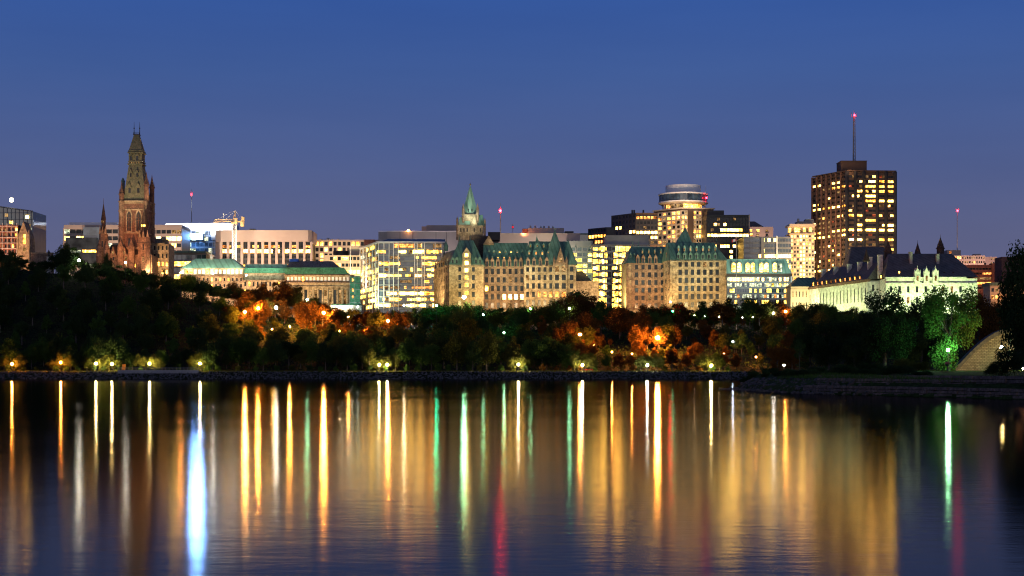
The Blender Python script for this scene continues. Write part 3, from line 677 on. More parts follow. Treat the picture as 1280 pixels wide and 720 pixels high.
def crane():
    Y = 985; x = X(293, Y); zb = Z(345, Y); r = empty('tower_crane', (x, Y, ground(x, Y)), 'pale yellow tower crane with short jib in front of the concrete slab block', 'crane')
    n = MB(); zt = Z(280, Y); w_ = 1.1; zb = ground(x, Y)
    for ax in (-w_, w_):
        for ay in (-w_, w_): n.bar((x+ax, Y+ay, zb), (x+ax, Y+ay, zt), .2)
    k = int((zt-zb)/2.4)
    for j in range(k):
        a, c = zb+(zt-zb)*j/k, zb+(zt-zb)*(j+1)/k
        for s_ in (-1, 1):
            n.bar((x-s_*w_*(1 if j % 2 else -1), Y-w_, a), (x+s_*w_*(1 if j % 2 else -1), Y-w_, c), .13) if s_ > 0 else n.bar((x-w_, Y+w_*(1 if j % 2 else -1), a), (x-w_, Y-w_*(1 if j % 2 else -1), c), .13)
        n.bar((x-w_, Y-w_, c), (x+w_, Y-w_, c), .12)
    n.build('mast', M['white_metal'], r)
    Mj = M['crane_paint'] = surf('crane_yellow_paint', (.62, .45, .2), (.72, .55, .28), .3, rough=.5)
    n = MB().box(x-1.7, x+1.7, Y-1.7, Y+1.7, zt, zt+1.0).box(x+.4, x+2.2, Y-2.6, Y-1.2, zt+1, zt+3.2); n.build('slewing_cab', Mj, r)
    za = Z(263, Y); n = MB()
    for s_ in (-1, 1): n.bar((x-1.1, Y+s_, zt+1), (x+.4, Y, za), .2, .14); n.bar((x+1.3, Y+s_, zt+1), (x+.4, Y, za), .2, .14)
    for t in (.3, .55, .78): n.bar((x-1.1+1.5*t, Y-1+t, zt+1+(za-zt-1)*t), (x+1.3-.9*t, Y-1+t, zt+1+(za-zt-1)*t), .12)
    n.build('tower_head', Mj, r)
    j0, j1 = (x-1, Y, zt+1.6), (X(268, Y), Y-3, zt+.9); n = MB(); N = 9
    for i in range(N):
        a = Vector(j0).lerp(Vector(j1), i/N); c = Vector(j0).lerp(Vector(j1), (i+1)/N); h = Vector((0, 0, 1.5)); m_ = (a+c)/2+h
        n.bar(a+Vector((0, -.6, 0)), c+Vector((0, -.6, 0)), .16).bar(a+Vector((0, .6, 0)), c+Vector((0, .6, 0)), .16).bar(a, m_, .12).bar(m_, c, .12)
        if i: n.bar((Vector(j0).lerp(Vector(j1), (i-.5)/N)+h), m_, .16)
    n.build('jib', Mj, r)
    n = MB().box(x+1, X(305, Y), Y-.9, Y+.9, zt+1.2, zt+1.9); n.build('counter_jib', Mj, r)
    n = MB().box(X(301, Y), X(305, Y), Y-1.2, Y+1.2, zt-1.6, zt+1.15).box(X(302, Y), X(305.5, Y), Y-.8, Y+.8, zt+1.95, zt+4.4); n.build('counterweight', Mj, r)
    n = MB().bar((x+.4, Y, za), (X(272, Y), Y-2.4, zt+2.6), .09).bar((x+.4, Y, za), (X(283, Y), Y-1, zt+2.9), .09).bar((x+.4, Y, za), (X(303, Y), Y, zt+1.9), .09); n.build('pendant_cable', M['white_metal'], r)
    n = MB().ball((X(280, Y), Y-1.4, zt+6), .55, 8, 6).bar((X(280, Y), Y-1.4, zt+6), (X(280, Y), Y-1.4, zt+2.2), .08); n.build('warning_lamp_pole', M['white_metal'], r)
    spot(x-4, Y-14, Z(320, Y), x, Y, Z(305, Y), 26000, WHT, 70); spot(x-6, Y-14, Z(292, Y), x-3, Y, Z(275, Y), 9000, (1, .75, .4), 110)
crane()
def slab_block():
    Y = 1000; b = Bld('slab_block', 330, Y, 'long pinkish concrete block with blank upper wall and tall fins, behind the crane')
    x0, x1 = X(276, Y), X(389, Y); xl = X(266, Y)
    body = [(xl, Y+9), (X(268.5, Y), Y+3.5), (x0, Y), (x1-2, Y), (x1, Y+3), (x1, Y+30), (xl, Y+30)]
    b.part(MB().prism(body, Z(302, Y), Z(288.4, Y)), 'upper_wall', 'concrete')
    b.part(MB().prism(body, Z(288.4, Y)+.01, Z(287.6, Y)), 'coping', 'concrete')
    inner = [(xl+1, Y+10), (x0+1, Y+2.5), (x1-1, Y+2.5), (x1-1, Y+29), (xl+1, Y+29)]
    b.part(MB().prism(inner, b.bz, Z(302, Y)-.02), 'core', 'dark')
    nb = 13
    for i in range(nb+1):
        xx = x0+(x1-x0)*i/nb; n = MB().box(xx-.75, xx+.75, Y+.1, Y+2.4, b.bz, Z(302, Y)-.03); b.part(n, 'fin', 'concrete')
    n = MB().hexa([(xl, Y+9, b.bz), (x0-.2, Y+.2, b.bz), (x0+.5, Y+2, b.bz), (xl+1, Y+10, b.bz)], [(xl, Y+9, Z(302, Y)-.03), (x0-.2, Y+.2, Z(302, Y)-.03), (x0+.5, Y+2, Z(302, Y)-.03), (xl+1, Y+10, Z(302, Y)-.03)]); b.part(n, 'end_wall', 'concrete')
    for r, py in enumerate((304.5, 308, 314, 321, 327, 332)):
        for i in range(nb):
            for h in (0, 1):
                px = 276+(389-276)/nb*(i+.3+.4*h)
                k = {1: 'lo' if b.rng.random() < .6 else None, 2: 'lh' if b.rng.random() < .85 else None, 5: 'lw' if b.rng.random() < .7 else None}.get(r)
                b.pane(px, py, Y+2.45, 2.9, 4.4 if r == 2 else 3.2, k or 'glass')
    b.part(MB().box(X(306, Y), X(320, Y), Y+8, Y+14, Z(287.6, Y), Z(286, Y)).box(X(309, Y), X(316, Y), Y+9, Y+13, Z(286, Y)+.01, Z(284.4, Y)), 'rooftop_plant', 'dark')
    b.finish(); flood(266, 389, Y, 296, 4, 210000, PINK, 34, 24)  # added spots stand in for the city glow on the concrete
slab_block()
b = office_frame('low_glass_office', 209, 258, 316, 350, 960, 'grey_metal', 'low glass office with yellow lit floors under a flat teal roof, beside the peach annex', 8, 4,
    lambda r, c, g: ('ly' if r in (1, 3) else ('lw' if r == 2 and g.random() < .6 else None)), .92, .72, dark='glass_green', band=1.5)
b.box('roof_slab', 'copper', 208, 257, 313.6, 316, 957, 22); b.finish()

# ------------------------------------------------------------------ the long classical building under repair
def classical():
    Y = 900; b = Bld('classical_building', 340, Y, 'long low classical stone building, roof half green copper and half under repair netting')
    for x0, x1, top, yy in ((226, 304, 336, Y), (300, 380, 340, Y+3), (356, 440, 345, Y-6)):
        b.box('wall', 'stone', x0, x1, top, None, yy, 22)
    b.facade((X(226, Y), Y), (X(304, Y), Y), Z(343.5, Y), Z(336, Y), 15, 1, 'stone', lambda r, c, g: 'lw' if g.random() < .15 else None, .6, .7, dark='concrete_white')
    b.facade((X(226, Y), Y), (X(304, Y), Y), Z(361, Y), Z(345.5, Y), 15, 2, 'stone', lambda r, c, g: 'lw' if g.random() < .2 else None, .4, .5)
    b.box('cornice', 'stone_dark', 225, 305, 343.6, 345.2, Y-1.2, 3); b.box('cornice', 'stone', 225, 305, 335, 336.1, Y-1, 24)  # lower cornice in darker stone, standing in for a shadow line
    yy = Y-6
    b.facade((X(358, yy), yy), (X(437, yy), yy), Z(352, yy), Z(345.4, yy), 17, 1, 'stone', lambda r, c, g: 'lw' if g.random() < .12 else None, .62, .8, dark='concrete_white')
    b.box('cornice', 'stone_dark', 356, 440, 352.2, 354, yy-1.6, 3); b.box('cornice', 'stone', 355, 441, 343.4, 345.2, yy-1.3, 24)  # darker stone paints in the shadow line of the lower cornice
    b.box('frieze', 'stone', 357, 439, 354.2, 357.8, yy-.4, 2); b.box('cornice', 'stone', 356, 440, 357.9, 359.2, yy-1.7, 3)
    for i in range(13):
        px = 361+i*6.1; n = MB().bar((X(px, yy), yy-1.0, b.bz), (X(px, yy), yy-1.0, Z(360.4, yy)), .62, .5, 12).box(X(px, yy)-.8, X(px, yy)+.8, yy-1.7, yy-.3, Z(360.4, yy), Z(359.3, yy)); b.part(n, 'column', 'stone')
        if i < 12: b.pane(px+3.05, 376, yy-.05, 3.2, 27, 'ld' if i % 3 else 'glass')
    b.box('wall', 'stone', 304, 356, 350, None, Y-3, 8)
    b.facade((X(304, Y-3), Y-3), (X(356, Y-3), Y-3), Z(370, Y-3), Z(350, Y-3), 10, 2, 'stone', lambda r, c, g: 'lw' if g.random() < .25 else None, .42, .55)
    # roofs
    q = rect(X(226, Y), X(304, Y), Y-.8, Y+22)
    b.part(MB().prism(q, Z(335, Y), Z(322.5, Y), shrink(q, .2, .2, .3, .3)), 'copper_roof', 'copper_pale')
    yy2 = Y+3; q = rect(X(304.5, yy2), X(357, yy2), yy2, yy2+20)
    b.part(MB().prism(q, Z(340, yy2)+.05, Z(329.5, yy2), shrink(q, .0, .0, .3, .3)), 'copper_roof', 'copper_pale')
    b.part(MB().box(X(304, yy2), X(393, yy2), yy2-1.4, yy2-1.1, Z(341.5, yy2), Z(335, yy2)), 'netting', 'tarp')
    q = rect(X(357, yy), X(437, yy), yy-.6, yy+23)
    b.part(MB().prism(q, Z(343.4, yy)+.05, Z(325, yy), shrink(q, .02, .3, .42, .42)), 'grey_roof', 'roof_gravel')
    b.part(MB().hexa([(X(356.5, yy), yy-1.5, Z(342.6, yy)), (X(437, yy), yy-1.5, Z(342.6, yy)), (X(437, yy), yy-1.2, Z(342.6, yy)), (X(356.5, yy), yy-1.2, Z(342.6, yy))], [(X(356.5, yy), yy-1.0, Z(334.5, yy)), (X(430, yy), yy-1.0, Z(334.5, yy)), (X(430, yy), yy-.7, Z(334.5, yy)), (X(356.5, yy), yy-.7, Z(334.5, yy))]), 'netting', 'tarp')
    b.part(MB().box(X(360, yy), X(371, yy), yy+5, yy+9, Z(326, yy), Z(322.8, yy)), 'blue_cover', surf('blue_tarpaulin', (.02, .08, .4), (.04, .14, .6), .8))
    n = MB().bar((X(263, Y), Y+4, Z(324, Y)), (X(263, Y), Y+4, Z(312, Y)), .35, .2, 6); n.box(X(261.5, Y), X(264.5, Y), Y+3, Y+5, Z(323.5, Y), Z(320, Y)); b.part(n, 'roof_vent', 'grey_metal')
    b.finish()
    flood(226, 304, Y, 345, 3, 80000, (1, .6, .34), 24, 11); flood(300, 356, Y-3, 352, 2, 60000, (1, .6, .34), 24, 11); flood(356, 440, yy, 362, 3, 120000, (1, .64, .3), 26, 11)
    for px in (236, 262, 290): spot(X(px, Y), Y-7, Z(337, Y), X(px, Y), Y+6, Z(327, Y), 8000, (.8, 1, .75), 120)
    for px in (315, 340): spot(X(px, Y), Y-6, Z(338, Y), X(px, Y), Y+8, Z(331, Y), 5500, (.85, 1, .8), 120)
    # stair tower wrapped in netting
    b = Bld('netted_scaffold', 443, 884, 'narrow scaffold tower wrapped in green netting at the right end of the classical building', 'scaffolding')
    Y = 884; b.box('netting', 'tarp', 437.5, 450, 345, None, Y, 5)
    n = MB()
    for px in (437, 443.7, 450.4): n.bar((X(px, Y), Y-.3, b.bz), (X(px, Y), Y-.3, Z(342.5, Y)), .12)
    for py in range(346, 400, 8): n.bar((X(437, Y), Y-.3, Z(py, Y)), (X(450.4, Y), Y-.3, Z(py, Y)), .1)
    b.part(n, 'scaffold_tubes', 'grey_metal')
    for py in (350, 362.5, 371): b.pane(441, py, Y, 2, 3.4, 'lo')
    b.finish(); flood(437, 450, Y, 362, 1, 17000, (.9, 1, .75), 18, 6)
    b = Bld('market_tent', 432, 868, 'brightly lit white tent with open front below the green netted tower', 'tent', base=ground(X(432, 868), 868))
    Y = 868; zt, zm = Z(379.5, Y), Z(381, Y); zb = Z(389, Y)
    b.part(MB().prism(rect(X(413, Y), X(452, Y), Y, Y+8), zm, zt, rect(X(415, Y), X(450, Y), Y+3, Y+5)), 'canopy', 'tarp')
    n = MB()
    for px in (413.5, 421, 429, 437, 445, 451.5): n.bar((X(px, Y), Y+.1, b.bz-1), (X(px, Y), Y+.1, zm), .12)
    b.part(n, 'frame', 'white_metal'); b.box('back_wall', 'concrete_white', 413.2, 451.8, 381.2, None, Y+7, .2)
    M['tent_lamp'] = lampmat('tent_lamp', (.9, 1.0, .72), 36)
    for px in (417, 422, 427, 435, 439, 447): b.part(MB().ball((X(px, Y), Y+1.0, Z(383.4, Y)), .5), 'lamp', 'tent_lamp')
    b.finish()
classical()
b = office_frame('gridded_office', 388, 484, 301, 345, 1030, 'beige', 'white gridded office with terraces and a thin overhanging roof, behind the netted tower', 17, 6,
    lambda r, c, g: ('lw' if g.random() < .36 else ('ly' if g.random() < .15 else None)), .68, .66, d=.8)
b.box('roof_slab', 'concrete', 386, 486, 299.6, 301, 1028, 26)
n = MB()
for px in (398, 407, 412, 420): n.box(X(px, 1030), X(px+3, 1030), 1036, 1040, Z(299.6, 1030), Z(297.8-(px % 2), 1030))
b.part(n, 'rooftop_plant', 'grey_metal'); b.finish(); flood(388, 470, 1029, 312, 2, 64000, (1, .66, .42), 26, 18)
b = Bld('stepped_office', 430, 975, 'beige stepped office with bright lit strips and a dark drum on its terrace roof')
b.box('wall', 'beige', 404, 446, 319, None, 975, 24); b.box('wall', 'beige', 436, 474, 307, None, 980, 20)
b.facade((X(412, 975), 975), (X(470, 975), 975), Z(352, 975), Z(319, 975), 12, 4, 'beige', lambda r, c, g: {0: 'ly' if c in (1, 3, 4) else None, 1: 'lw' if g.random() < .3 else None, 2: 'lh', 3: 'lh' if c > 2 else None}[r], .8, .5)
b.part(MB().prism(ngon(X(424, 975), 985, 4.8, 16), Z(319, 975), Z(312.5, 975)), 'roof_drum', 'dark')
b.part(MB().bar((X(438.5, 970), 968, Z(352, 970)), (X(438.5, 970), 968, Z(308, 970)), .25, .15, 6), 'flagpole', 'white_metal'); b.finish()
flood(404, 472, 974, 330, 2, 95000, (1, .66, .36), 24, 14)
b = Bld('brick_penthouse', 464, 1010, 'small red brick rooftop block peeking up left of the big glass office')
b.box('wall', 'brick', 455, 474, 301, None, 1010, 14); b.box('parapet', 'brick', 454.6, 468, 299.4, 301, 1009.6, 14.6); b.finish(); flood(455, 472, 1010, 303, 1, 16000, (1, .5, .3), 20, 8)
# ------------------------------------------------------------------ glass office left of the chateau-like block
def glass_office():
    Y = 925; b = Bld('glass_office', 512, Y, 'wide glass office with pale mullions and lit strips, left of the larger chateau block')
    A, B, C = (X(451, 975), 975), (X(473, Y), Y), (X(556, Y+2), Y+2); z0, z1 = b.bz, Z(304, Y)
    b.foot('core', 'glass_blue', A, B, C, z0, z1)
    Bv, Cv, Av = Vector(B), Vector(C), Vector(A); nfl = 11; fh = (Z(304, Y)-Z(386, Y))/nfl
    # lit strips per floor: (floor from the top, from px, to px, material)
    strips = [(0, 493, 518, 'lo'), (0, 521, 527, 'ly'), (0, 533, 552, 'ld'), (1, 472, 482, 'lw'), (1, 498, 530, 'lh'), (1, 530, 552, 'lw'), (2, 487, 500, 'ld'), (2, 520, 552, 'lw'), (3, 474, 500, 'lw'), (3, 528, 552, 'lw'), (4, 498, 552, 'ly'), (4, 476, 486, 'ld'),
              (5, 473, 484, 'lh'), (5, 484, 516, 'lw'), (5, 518, 552, 'ly'), (6, 500, 521, 'ld'), (6, 530, 552, 'lw'), (7, 473, 500, 'ld'), (7, 505, 540, 'lo'), (8, 483, 530, 'lh'), (8, 530, 552, 'lw'), (9, 478, 520, 'ly'), (9, 520, 552, 'ly'), (10, 473, 552, 'lh')]
    for f, a, c, k in strips:
        px = a
        while px < c:
            wd = min(b.rng.choice([3.2, 5, 6.5]), c-px)
            if b.rng.random() < .9:
                hh = b.rng.choice([2.6, 3.4, 4.2]) if f else 4.6
                zz = Z(304, Y)-fh*(f+.42); b.wins.append((X(px+wd/2, Y), Y-.08, zz, 0, (wd-.25)*Y/FPX, hh*Y/FPX, k if b.rng.random() < .85 else 'ld'))
            px += wd
    u = (Bv-Av).normalized(); L = (Bv-Av).length; nr = Vector((u.y, -u.x)); rz = math.atan2(u.y, u.x)
    for f in range(nfl):
        for j in range(9):
            if b.rng.random() < .62:
                p = Av+u*(L*(j+.5)/9)+nr*.06; b.wins.append((p.x, p.y, Z(304, Y)-fh*(f+.45), rz, L/9*.8, fh*.55, b.rng.choice(['ld', 'lg', 'lc', 'ld'] if f < 7 else ['lg', 'ly', 'lh'])))
    n = MB()
    for f in range(nfl+1):
        z = Z(304, Y)-fh*f; n.box(X(473, Y), X(556, Y), Y-.35, Y-.12, z-.28, z+.28)
        p, q = Av+nr*.3, Bv+nr*.3; n.hexa([(p.x, p.y, z-.25), (q.x, q.y, z-.25), (q.x-nr.x*.2, q.y-nr.y*.2, z-.25), (p.x-nr.x*.2, p.y-nr.y*.2, z-.25)], [(p.x, p.y, z+.25), (q.x, q.y, z+.25), (q.x-nr.x*.2, q.y-nr.y*.2, z+.25), (p.x-nr.x*.2, p.y-nr.y*.2, z+.25)])
    b.part(n, 'floor_slab', 'grey_metal')
    for px in (473.3, 480, 486.5, 492, 498, 518.5, 521.5, 527.5, 530.5, 544, 552.5): n = MB().box(X(px, Y)-.2, X(px, Y)+.2, Y-.95, Y-.36, z0, z1+.4); b.part(n, 'mullion', 'white_metal')
    for j in range(6):
        p = Av+u*(L*j/5.5)+nr*.5; n = MB().bar((p.x, p.y, z0), (p.x, p.y, z1+.3), .26); b.part(n, 'mullion', 'white_metal')
    # corner stair, sloping roof edge
    D = Av+Cv-Bv; n = MB(); o = 1.0
    n.prism([(Av.x-o, Av.y), (Bv.x-o, Bv.y-o), (Cv.x, Cv.y-o), (D.x, D.y)], z1+.02, z1+1.0); b.part(n, 'roof_edge', 'white_metal')
    n = MB().prism([(Av.x+1, Av.y), (Bv.x+1, Bv.y+1), (Cv.x, Cv.y+1), (D.x, D.y)], z1+1.02, z1+3.0, [(Av.x+4, Av.y+3), (Bv.x+5, Bv.y+7), (Cv.x, Cv.y+7), (D.x, D.y)]); b.part(n, 'sloped_roof', 'glass_blue')
    b.finish()
    spot(X(462, 925), 915, Z(388, 925), X(470, 930), 930, Z(340, 930), 60000, (.9, 1, .62), 110)
    Y = 1000; b = Bld('flat_office', 520, Y, 'plain grey block with an orange rooftop beacon, behind the wide glass office')
    b.box('wall', 'concrete_grey', 484, 573, 289.5, None, Y, 30); b.box('wall', 'grey_metal', 473, 484, 290, None, Y+1, 24)
    b.box('mechanical_floor', 'concrete_grey', 533, 571, 281.5, 289.5, Y+4, 20); b.box('mechanical_floor', 'concrete', 527, 533, 283, 289.5, Y+3.8, 18); b.box('parapet', 'white_metal', 473, 573, 288.6, 289.4, Y-.3, .29)
    for px in (500, 516, 545, 558): b.part(MB().box(X(px, Y)-.12, X(px, Y)+.12, Y-.12, Y-.01, Z(303, Y), Z(290, Y)), 'panel_joint', 'dark')
    M['orange_beacon'] = lampmat('orange_beacon', (1, .32, .05), 60)
    b.part(MB().bar((X(510.5, Y), Y-.5, Z(289.4, Y)), (X(510.5, Y), Y-.5, Z(288.4, Y)), .2), 'lamp_post', 'dark'); b.part(MB().ball((X(510.5, Y), Y-1.0, Z(288.3, Y)), .7), 'lamp', 'orange_beacon'); b.finish()
    flood(484, 570, Y, 296, 3, 100000, (1, .72, .62), 26, 24)
glass_office()

# ------------------------------------------------------------------ chateau-like stone block
def chateau_roof(b, q, py0, py1, Y, ins, m='copper', name='roof'):
    b.part(MB().prism(q, Z(py0, Y)+.06, Z(py1, Y), shrink(q, *ins)), name, m)
def ridge_finials(b, pts, Y, h=4):
    n = MB()
    for px, py, yy in pts: n.bar((X(px, yy), yy, Z(py, yy)-.6), (X(px, yy), yy, Z(py-h, yy)), .35, .04, 6)
    b.part(n, 'ridge_finial', 'copper')
def chateau():
    Y = 880; b = Bld('chateau_block', 632, Y, 'large chateau-like sandstone block with steep green copper roofs and a green central spire')
    E = 331
    # left pavilion: front face and the long side running back
    A, B, C = (X(543, 925), 925), (X(562, Y), Y), (X(604.5, Y), Y)
    b.foot('wall', 'stone', A, B, C, b.bz, Z(E, Y))
    def l_lit(r, c, g): return None
    b.facade(A, B, Z(384, Y), Z(E, Y), 9, 5, 'stone', lambda r, c, g: 'ld' if g.random() < .12 else None, .45, .55)
    b.facade(B, C, Z(384, Y), Z(E, Y), 5, 5, 'stone', lambda r, c, g: ({1: 'lw', 2: 'lw', 3: 'lw', 4: 'ly', 0: 'lh'}[r] if c == 2 else None), .42, .6, skip=lambda r, c: c in (0, 4), name='wall')
    # central stair bay that runs up through the eave
    yb = Y-1.6; b.box('stair_bay', 'stone', 578, 588.5, 318, None, yb, 8)
    n = MB(); gable_front(n, X(577.5, yb), X(589, yb), yb, Z(318, yb), Z(309, yb), 6); b.part(n, 'gable', 'stone')
    for py in (319, 328.5, 338, 347, 356, 366): b.pane(583.2, py, yb, 4.2, 4.4, 'lh' if py < 345 else 'lw')
    for py in (324, 334, 343, 352, 361, 371): b.part(MB().box(X(578.5, yb), X(588, yb), yb-.35, yb-.02, Z(py, yb)-.25, Z(py, yb)+.25), 'sill', 'stone')
    q = [B, C, (C[0], C[1]+24), (B[0]-1, B[1]+24)]
    q = [(q[0][0]-.6, q[0][1]-.6), (q[1][0]+.6, q[1][1]-.6), q[2], q[3]]
    chateau_roof(b, q, E, 299, Y, (.3, .32, .34, .4)); ridge_finials(b, [(574.5, 299, Y+9), (588, 299, Y+9)], Y, 5)
    qs = [(A[0]-.5, A[1]), (B[0]-.5, B[1]+2), (B[0]+14, B[1]+8), (A[0]+14, A[1]+4)]
    b.part(MB().prism(qs, Z(E, Y)+.03, Z(309, Y), shrink(qs, .12, .1, .42, .5)), 'roof', 'copper')
    u = Vector(B)-Vector(A)
    for i in range(7):
        p = Vector(A)+u*((i+.6)/7.4); px = 640+p.x*FPX/p.y; k = p.y/FPX; py = HZ-(Z(E-3.5, Y)-EYE)/k
        dormer(b, px, py, p.y-.4, 2.4, 6, 'stone', 'ld' if i in (1, 4) else None, proud=1.0)
    n = MB().prism(ngon(X(557.5, Y+12), Y+12, 1.2, 8), Z(312, Y), Z(306, Y)); n.cone(ngon(X(557.5, Y+12), Y+12, 1.5, 8), Z(306, Y), (X(557.5, Y+12), Y+12, Z(299, Y))); b.part(n, 'roof_turret', 'copper')
    for px in (566, 571, 595, 600): dormer(b, px, 327, Y+1.2, 3.4, 6, 'copper', None, proud=1.2)
    for px in (569, 597): dormer(b, px, 317, Y+5.5, 2.4, 4, 'copper', None, proud=1.2)
    # middle range, set back
    Ym = 890; b.box('wall', 'stone', 604, 656, E+2, None, Ym, 20)
    b.facade((X(604.6, Ym), Ym), (X(656, Ym), Ym), Z(387, Ym), Z(E+3, Ym), 7, 5, 'stone_dark', lambda r, c, g: 'lh' if (r == 3 and 3 <= c) else ('lg' if (r == 2 and c == 0) else ('ld' if g.random() < .06 else None)), .52, .62)
    q = rect(X(603, Ym), X(660, Ym), Ym-.6, Ym+22); chateau_roof(b, q, E+2, 302, Ym, (0.02, 0, .42, .4))
    for i, px in enumerate((609, 615.5, 622.5, 630, 637, 644.5, 651)):
        dormer(b, px, 330, Ym+.6, 4.2, 8, 'stone_dark', None, proud=1.4)
        dormer(b, px, 323.5, Ym+4.2, 2.6, 4.2, 'copper', 'lw' if i in (2, 3, 4) else None, proud=1.3)
        dormer(b, px+2, 316.5, Ym+6.3, 2.6, 4.2, 'copper', 'lw' if i in (2, 4) else ('ld' if i % 2 else None), proud=1.3)
    # right pavilion
    b.box('wall', 'stone', 655.5, 720, E, None, Y, 26)
    b.facade((X(656, Y), Y), (X(692, Y), Y), Z(384, Y), Z(E, Y), 5, 5, 'stone', lambda r, c, g: 'lo' if (r == 3 and c >= 2) else ('ld' if g.random() < .1 else None), .5, .64)
    b.facade((X(709, Y), Y), (X(720, Y), Y), Z(384, Y), Z(E, Y), 1, 5, 'stone', None, .42, .6, ext=False)
    yb = Y-1.8; b.box('gabled_bay', 'stone', 692, 709, 331, None, yb, 8)
    b.facade((X(692, yb), yb), (X(709, yb), yb), Z(384, yb), Z(331, yb), 2, 5, 'stone', lambda r, c, g: 'lo' if r == 3 else ('ld' if r == 0 else None), .6, .66)
    n = MB(); gable_front(n, X(694, yb), X(707, yb), yb-.1, Z(331, yb), Z(309, yb), 8); b.part(n, 'gable', 'stone_dark'); b.pane(700.5, 325, yb-.1, 4.5, 6, 'ld')
    for px in (692.7, 708.3):
        n = MB().prism(ngon(X(px, yb), yb, .8, 6), Z(335, yb), Z(326, yb)); n.cone(ngon(X(px, yb), yb, .9, 6), Z(326, yb), (X(px, yb), yb, Z(320, yb))); b.part(n, 'pinnacle', 'stone_dark')
    q = rect(X(655, Y), X(721, Y), Y-.6, Y+27); chateau_roof(b, q, E, 300, Y, (.1, .14, .36, .4))
    q = rect(X(679, Y), X(709, Y), Y+.4, Y+18); b.part(MB().cone(q, Z(328, Y), (X(693.5, Y+9), Y+9, Z(287, Y+9))), 'peaked_roof', 'copper')
    q = rect(X(702, Y), X(722, Y), Y-.3, Y+14); b.part(MB().cone(q, Z(330, Y), (X(710, Y+7), Y+7, Z(299, Y+7))), 'peaked_roof', 'copper')
    q = rect(X(664, Y), X(682, Y), Y+2, Y+14); b.part(MB().cone(q, Z(322, Y), (X(671, Y+8), Y+8, Z(295.5, Y+8))), 'peaked_roof', 'copper')
    ridge_finials(b, [(693.5, 288, Y+9), (710, 300, Y+7), (671, 297, Y+8), (720, 308, Y+9)], Y, 4)
    for px in (660, 667.5, 675.5, 683.5): dormer(b, px, 329, Y-.1, 4.2, 7.5, 'stone_dark', None, proud=1.1)
    for i, px in enumerate((661.5, 670, 678, 685.5)):
        dormer(b, px, 316.5, Y+4.5, 2.8, 4, 'copper', 'lo' if i in (1, 2) else 'ld', proud=1.6); dormer(b, px+1.5, 307.5, Y+7, 2.4, 3.6, 'copper', 'ld', proud=1.8)
    # string courses
    for x0, x1, yy in ((562, 604.5, Y), (655.5, 692, Y)): b.part(MB().box(X(x0, yy), X(x1, yy), yy-.75, yy-.37, Z(333.4, yy)-.3, Z(333.4, yy)+.3), 'string_course', 'stone')
    # dark flat roof and stone gable behind the left pavilion
    Yd = 900; q = rect(X(586, Yd), X(628, Yd), Yd, Yd+18); b.part(MB().prism(q, Z(330, Yd), Z(294, Yd), shrink(q, .0, .42, .3, .1)), 'rear_roof', 'slate_dark')
    b.box('rear_wall', 'stone', 606, 617, 303, 330, Yd-2, 10); n = MB(); gable_front(n, X(604, Yd-3), X(618, Yd-3), Yd-3, Z(306, Yd), Z(295, Yd), 3); b.part(n, 'gable', 'stone_dark')
    b.box('rear_wall', 'dark', 610, 625, 290, 300, Yd+26, 12)
    # central tower
    Yt = 912; b.box('tower_shaft', 'stone', 573, 604, 281, None, Yt, 15)
    b.box('tower_shaft', 'stone', 578, 598, 267.5, 281, Yt+1, 13)
    q = rect(X(572.5, Yt), X(588, Yt), Yt-.5, Yt+10); b.part(MB().prism(q, Z(281, Yt)+.03, Z(271, Yt), shrink(q, .12, .12, .3, .3)), 'tower_side_roof', 'copper_pale')
    q = rect(X(597, Yt), X(606, Yt), Yt-.5, Yt+10); b.part(MB().prism(q, Z(282, Yt)+.03, Z(268, Yt), shrink(q, .06, .3, .3, .3)), 'tower_side_roof', 'copper')
    cx, cy = X(587.8, Yt+7), Yt+7; k = Yt/FPX
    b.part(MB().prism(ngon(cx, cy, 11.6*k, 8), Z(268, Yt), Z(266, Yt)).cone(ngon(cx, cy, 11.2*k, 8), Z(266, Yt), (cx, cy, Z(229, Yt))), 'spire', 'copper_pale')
    b.part(MB().ball((cx, cy, Z(229, Yt)), .55, 8, 6).bar((cx, cy, Z(229, Yt)), (cx, cy, Z(226, Yt)), .15, .05), 'finial', 'stone_dark')
    for px in (579, 597):
        n = MB().prism(ngon(X(px, Yt), Yt+1, 1.7*k, 8), Z(300, Yt), Z(262, Yt)); n.cone(ngon(X(px, Yt), Yt+1, 2.1*k, 8), Z(262, Yt), (X(px, Yt), Yt+1, Z(253.5, Yt))); b.part(n, 'corner_turret', 'stone_dark')
    for px, t in ((571.5, 270), (606, 272)):
        n = MB().prism(ngon(X(px, Yt), Yt+1, 1.3*k, 8), Z(300, Yt), Z(t+5, Yt)); n.cone(ngon(X(px, Yt), Yt+1, 1.6*k, 8), Z(t+5, Yt), (X(px, Yt), Yt+1, Z(t, Yt))); b.part(n, 'corner_turret', 'stone_dark')
    n = MB(); gable_front(n, X(588.5, Yt), X(597, Yt), Yt-1.2, Z(283, Yt), Z(268, Yt), 3); n.box(X(588.5, Yt), X(597, Yt), Yt-1.2, Yt+1, b.bz+10, Z(283, Yt)); b.part(n, 'gable', 'stone')
    for px in (576, 580, 584, 592.8, 600.5): b.pane(px, 287.5, Yt-.05 if px < 588 or px > 598 else Yt-1.25, 1.6, 4.5, 'glass')
    b.part(MB().box(X(572.5, Yt), X(604.5, Yt), Yt-.4, Yt-.02, Z(293.5, Yt), Z(292.3, Yt)).box(X(572.5, Yt), X(604.5, Yt), Yt-.4, Yt-.02, Z(283, Yt), Z(282, Yt)), 'string_course', 'stone')
    for px in (585.5, 590): b.pane(px, 263, Yt+1.5, 1.5, 4, 'glass')
    b.finish()
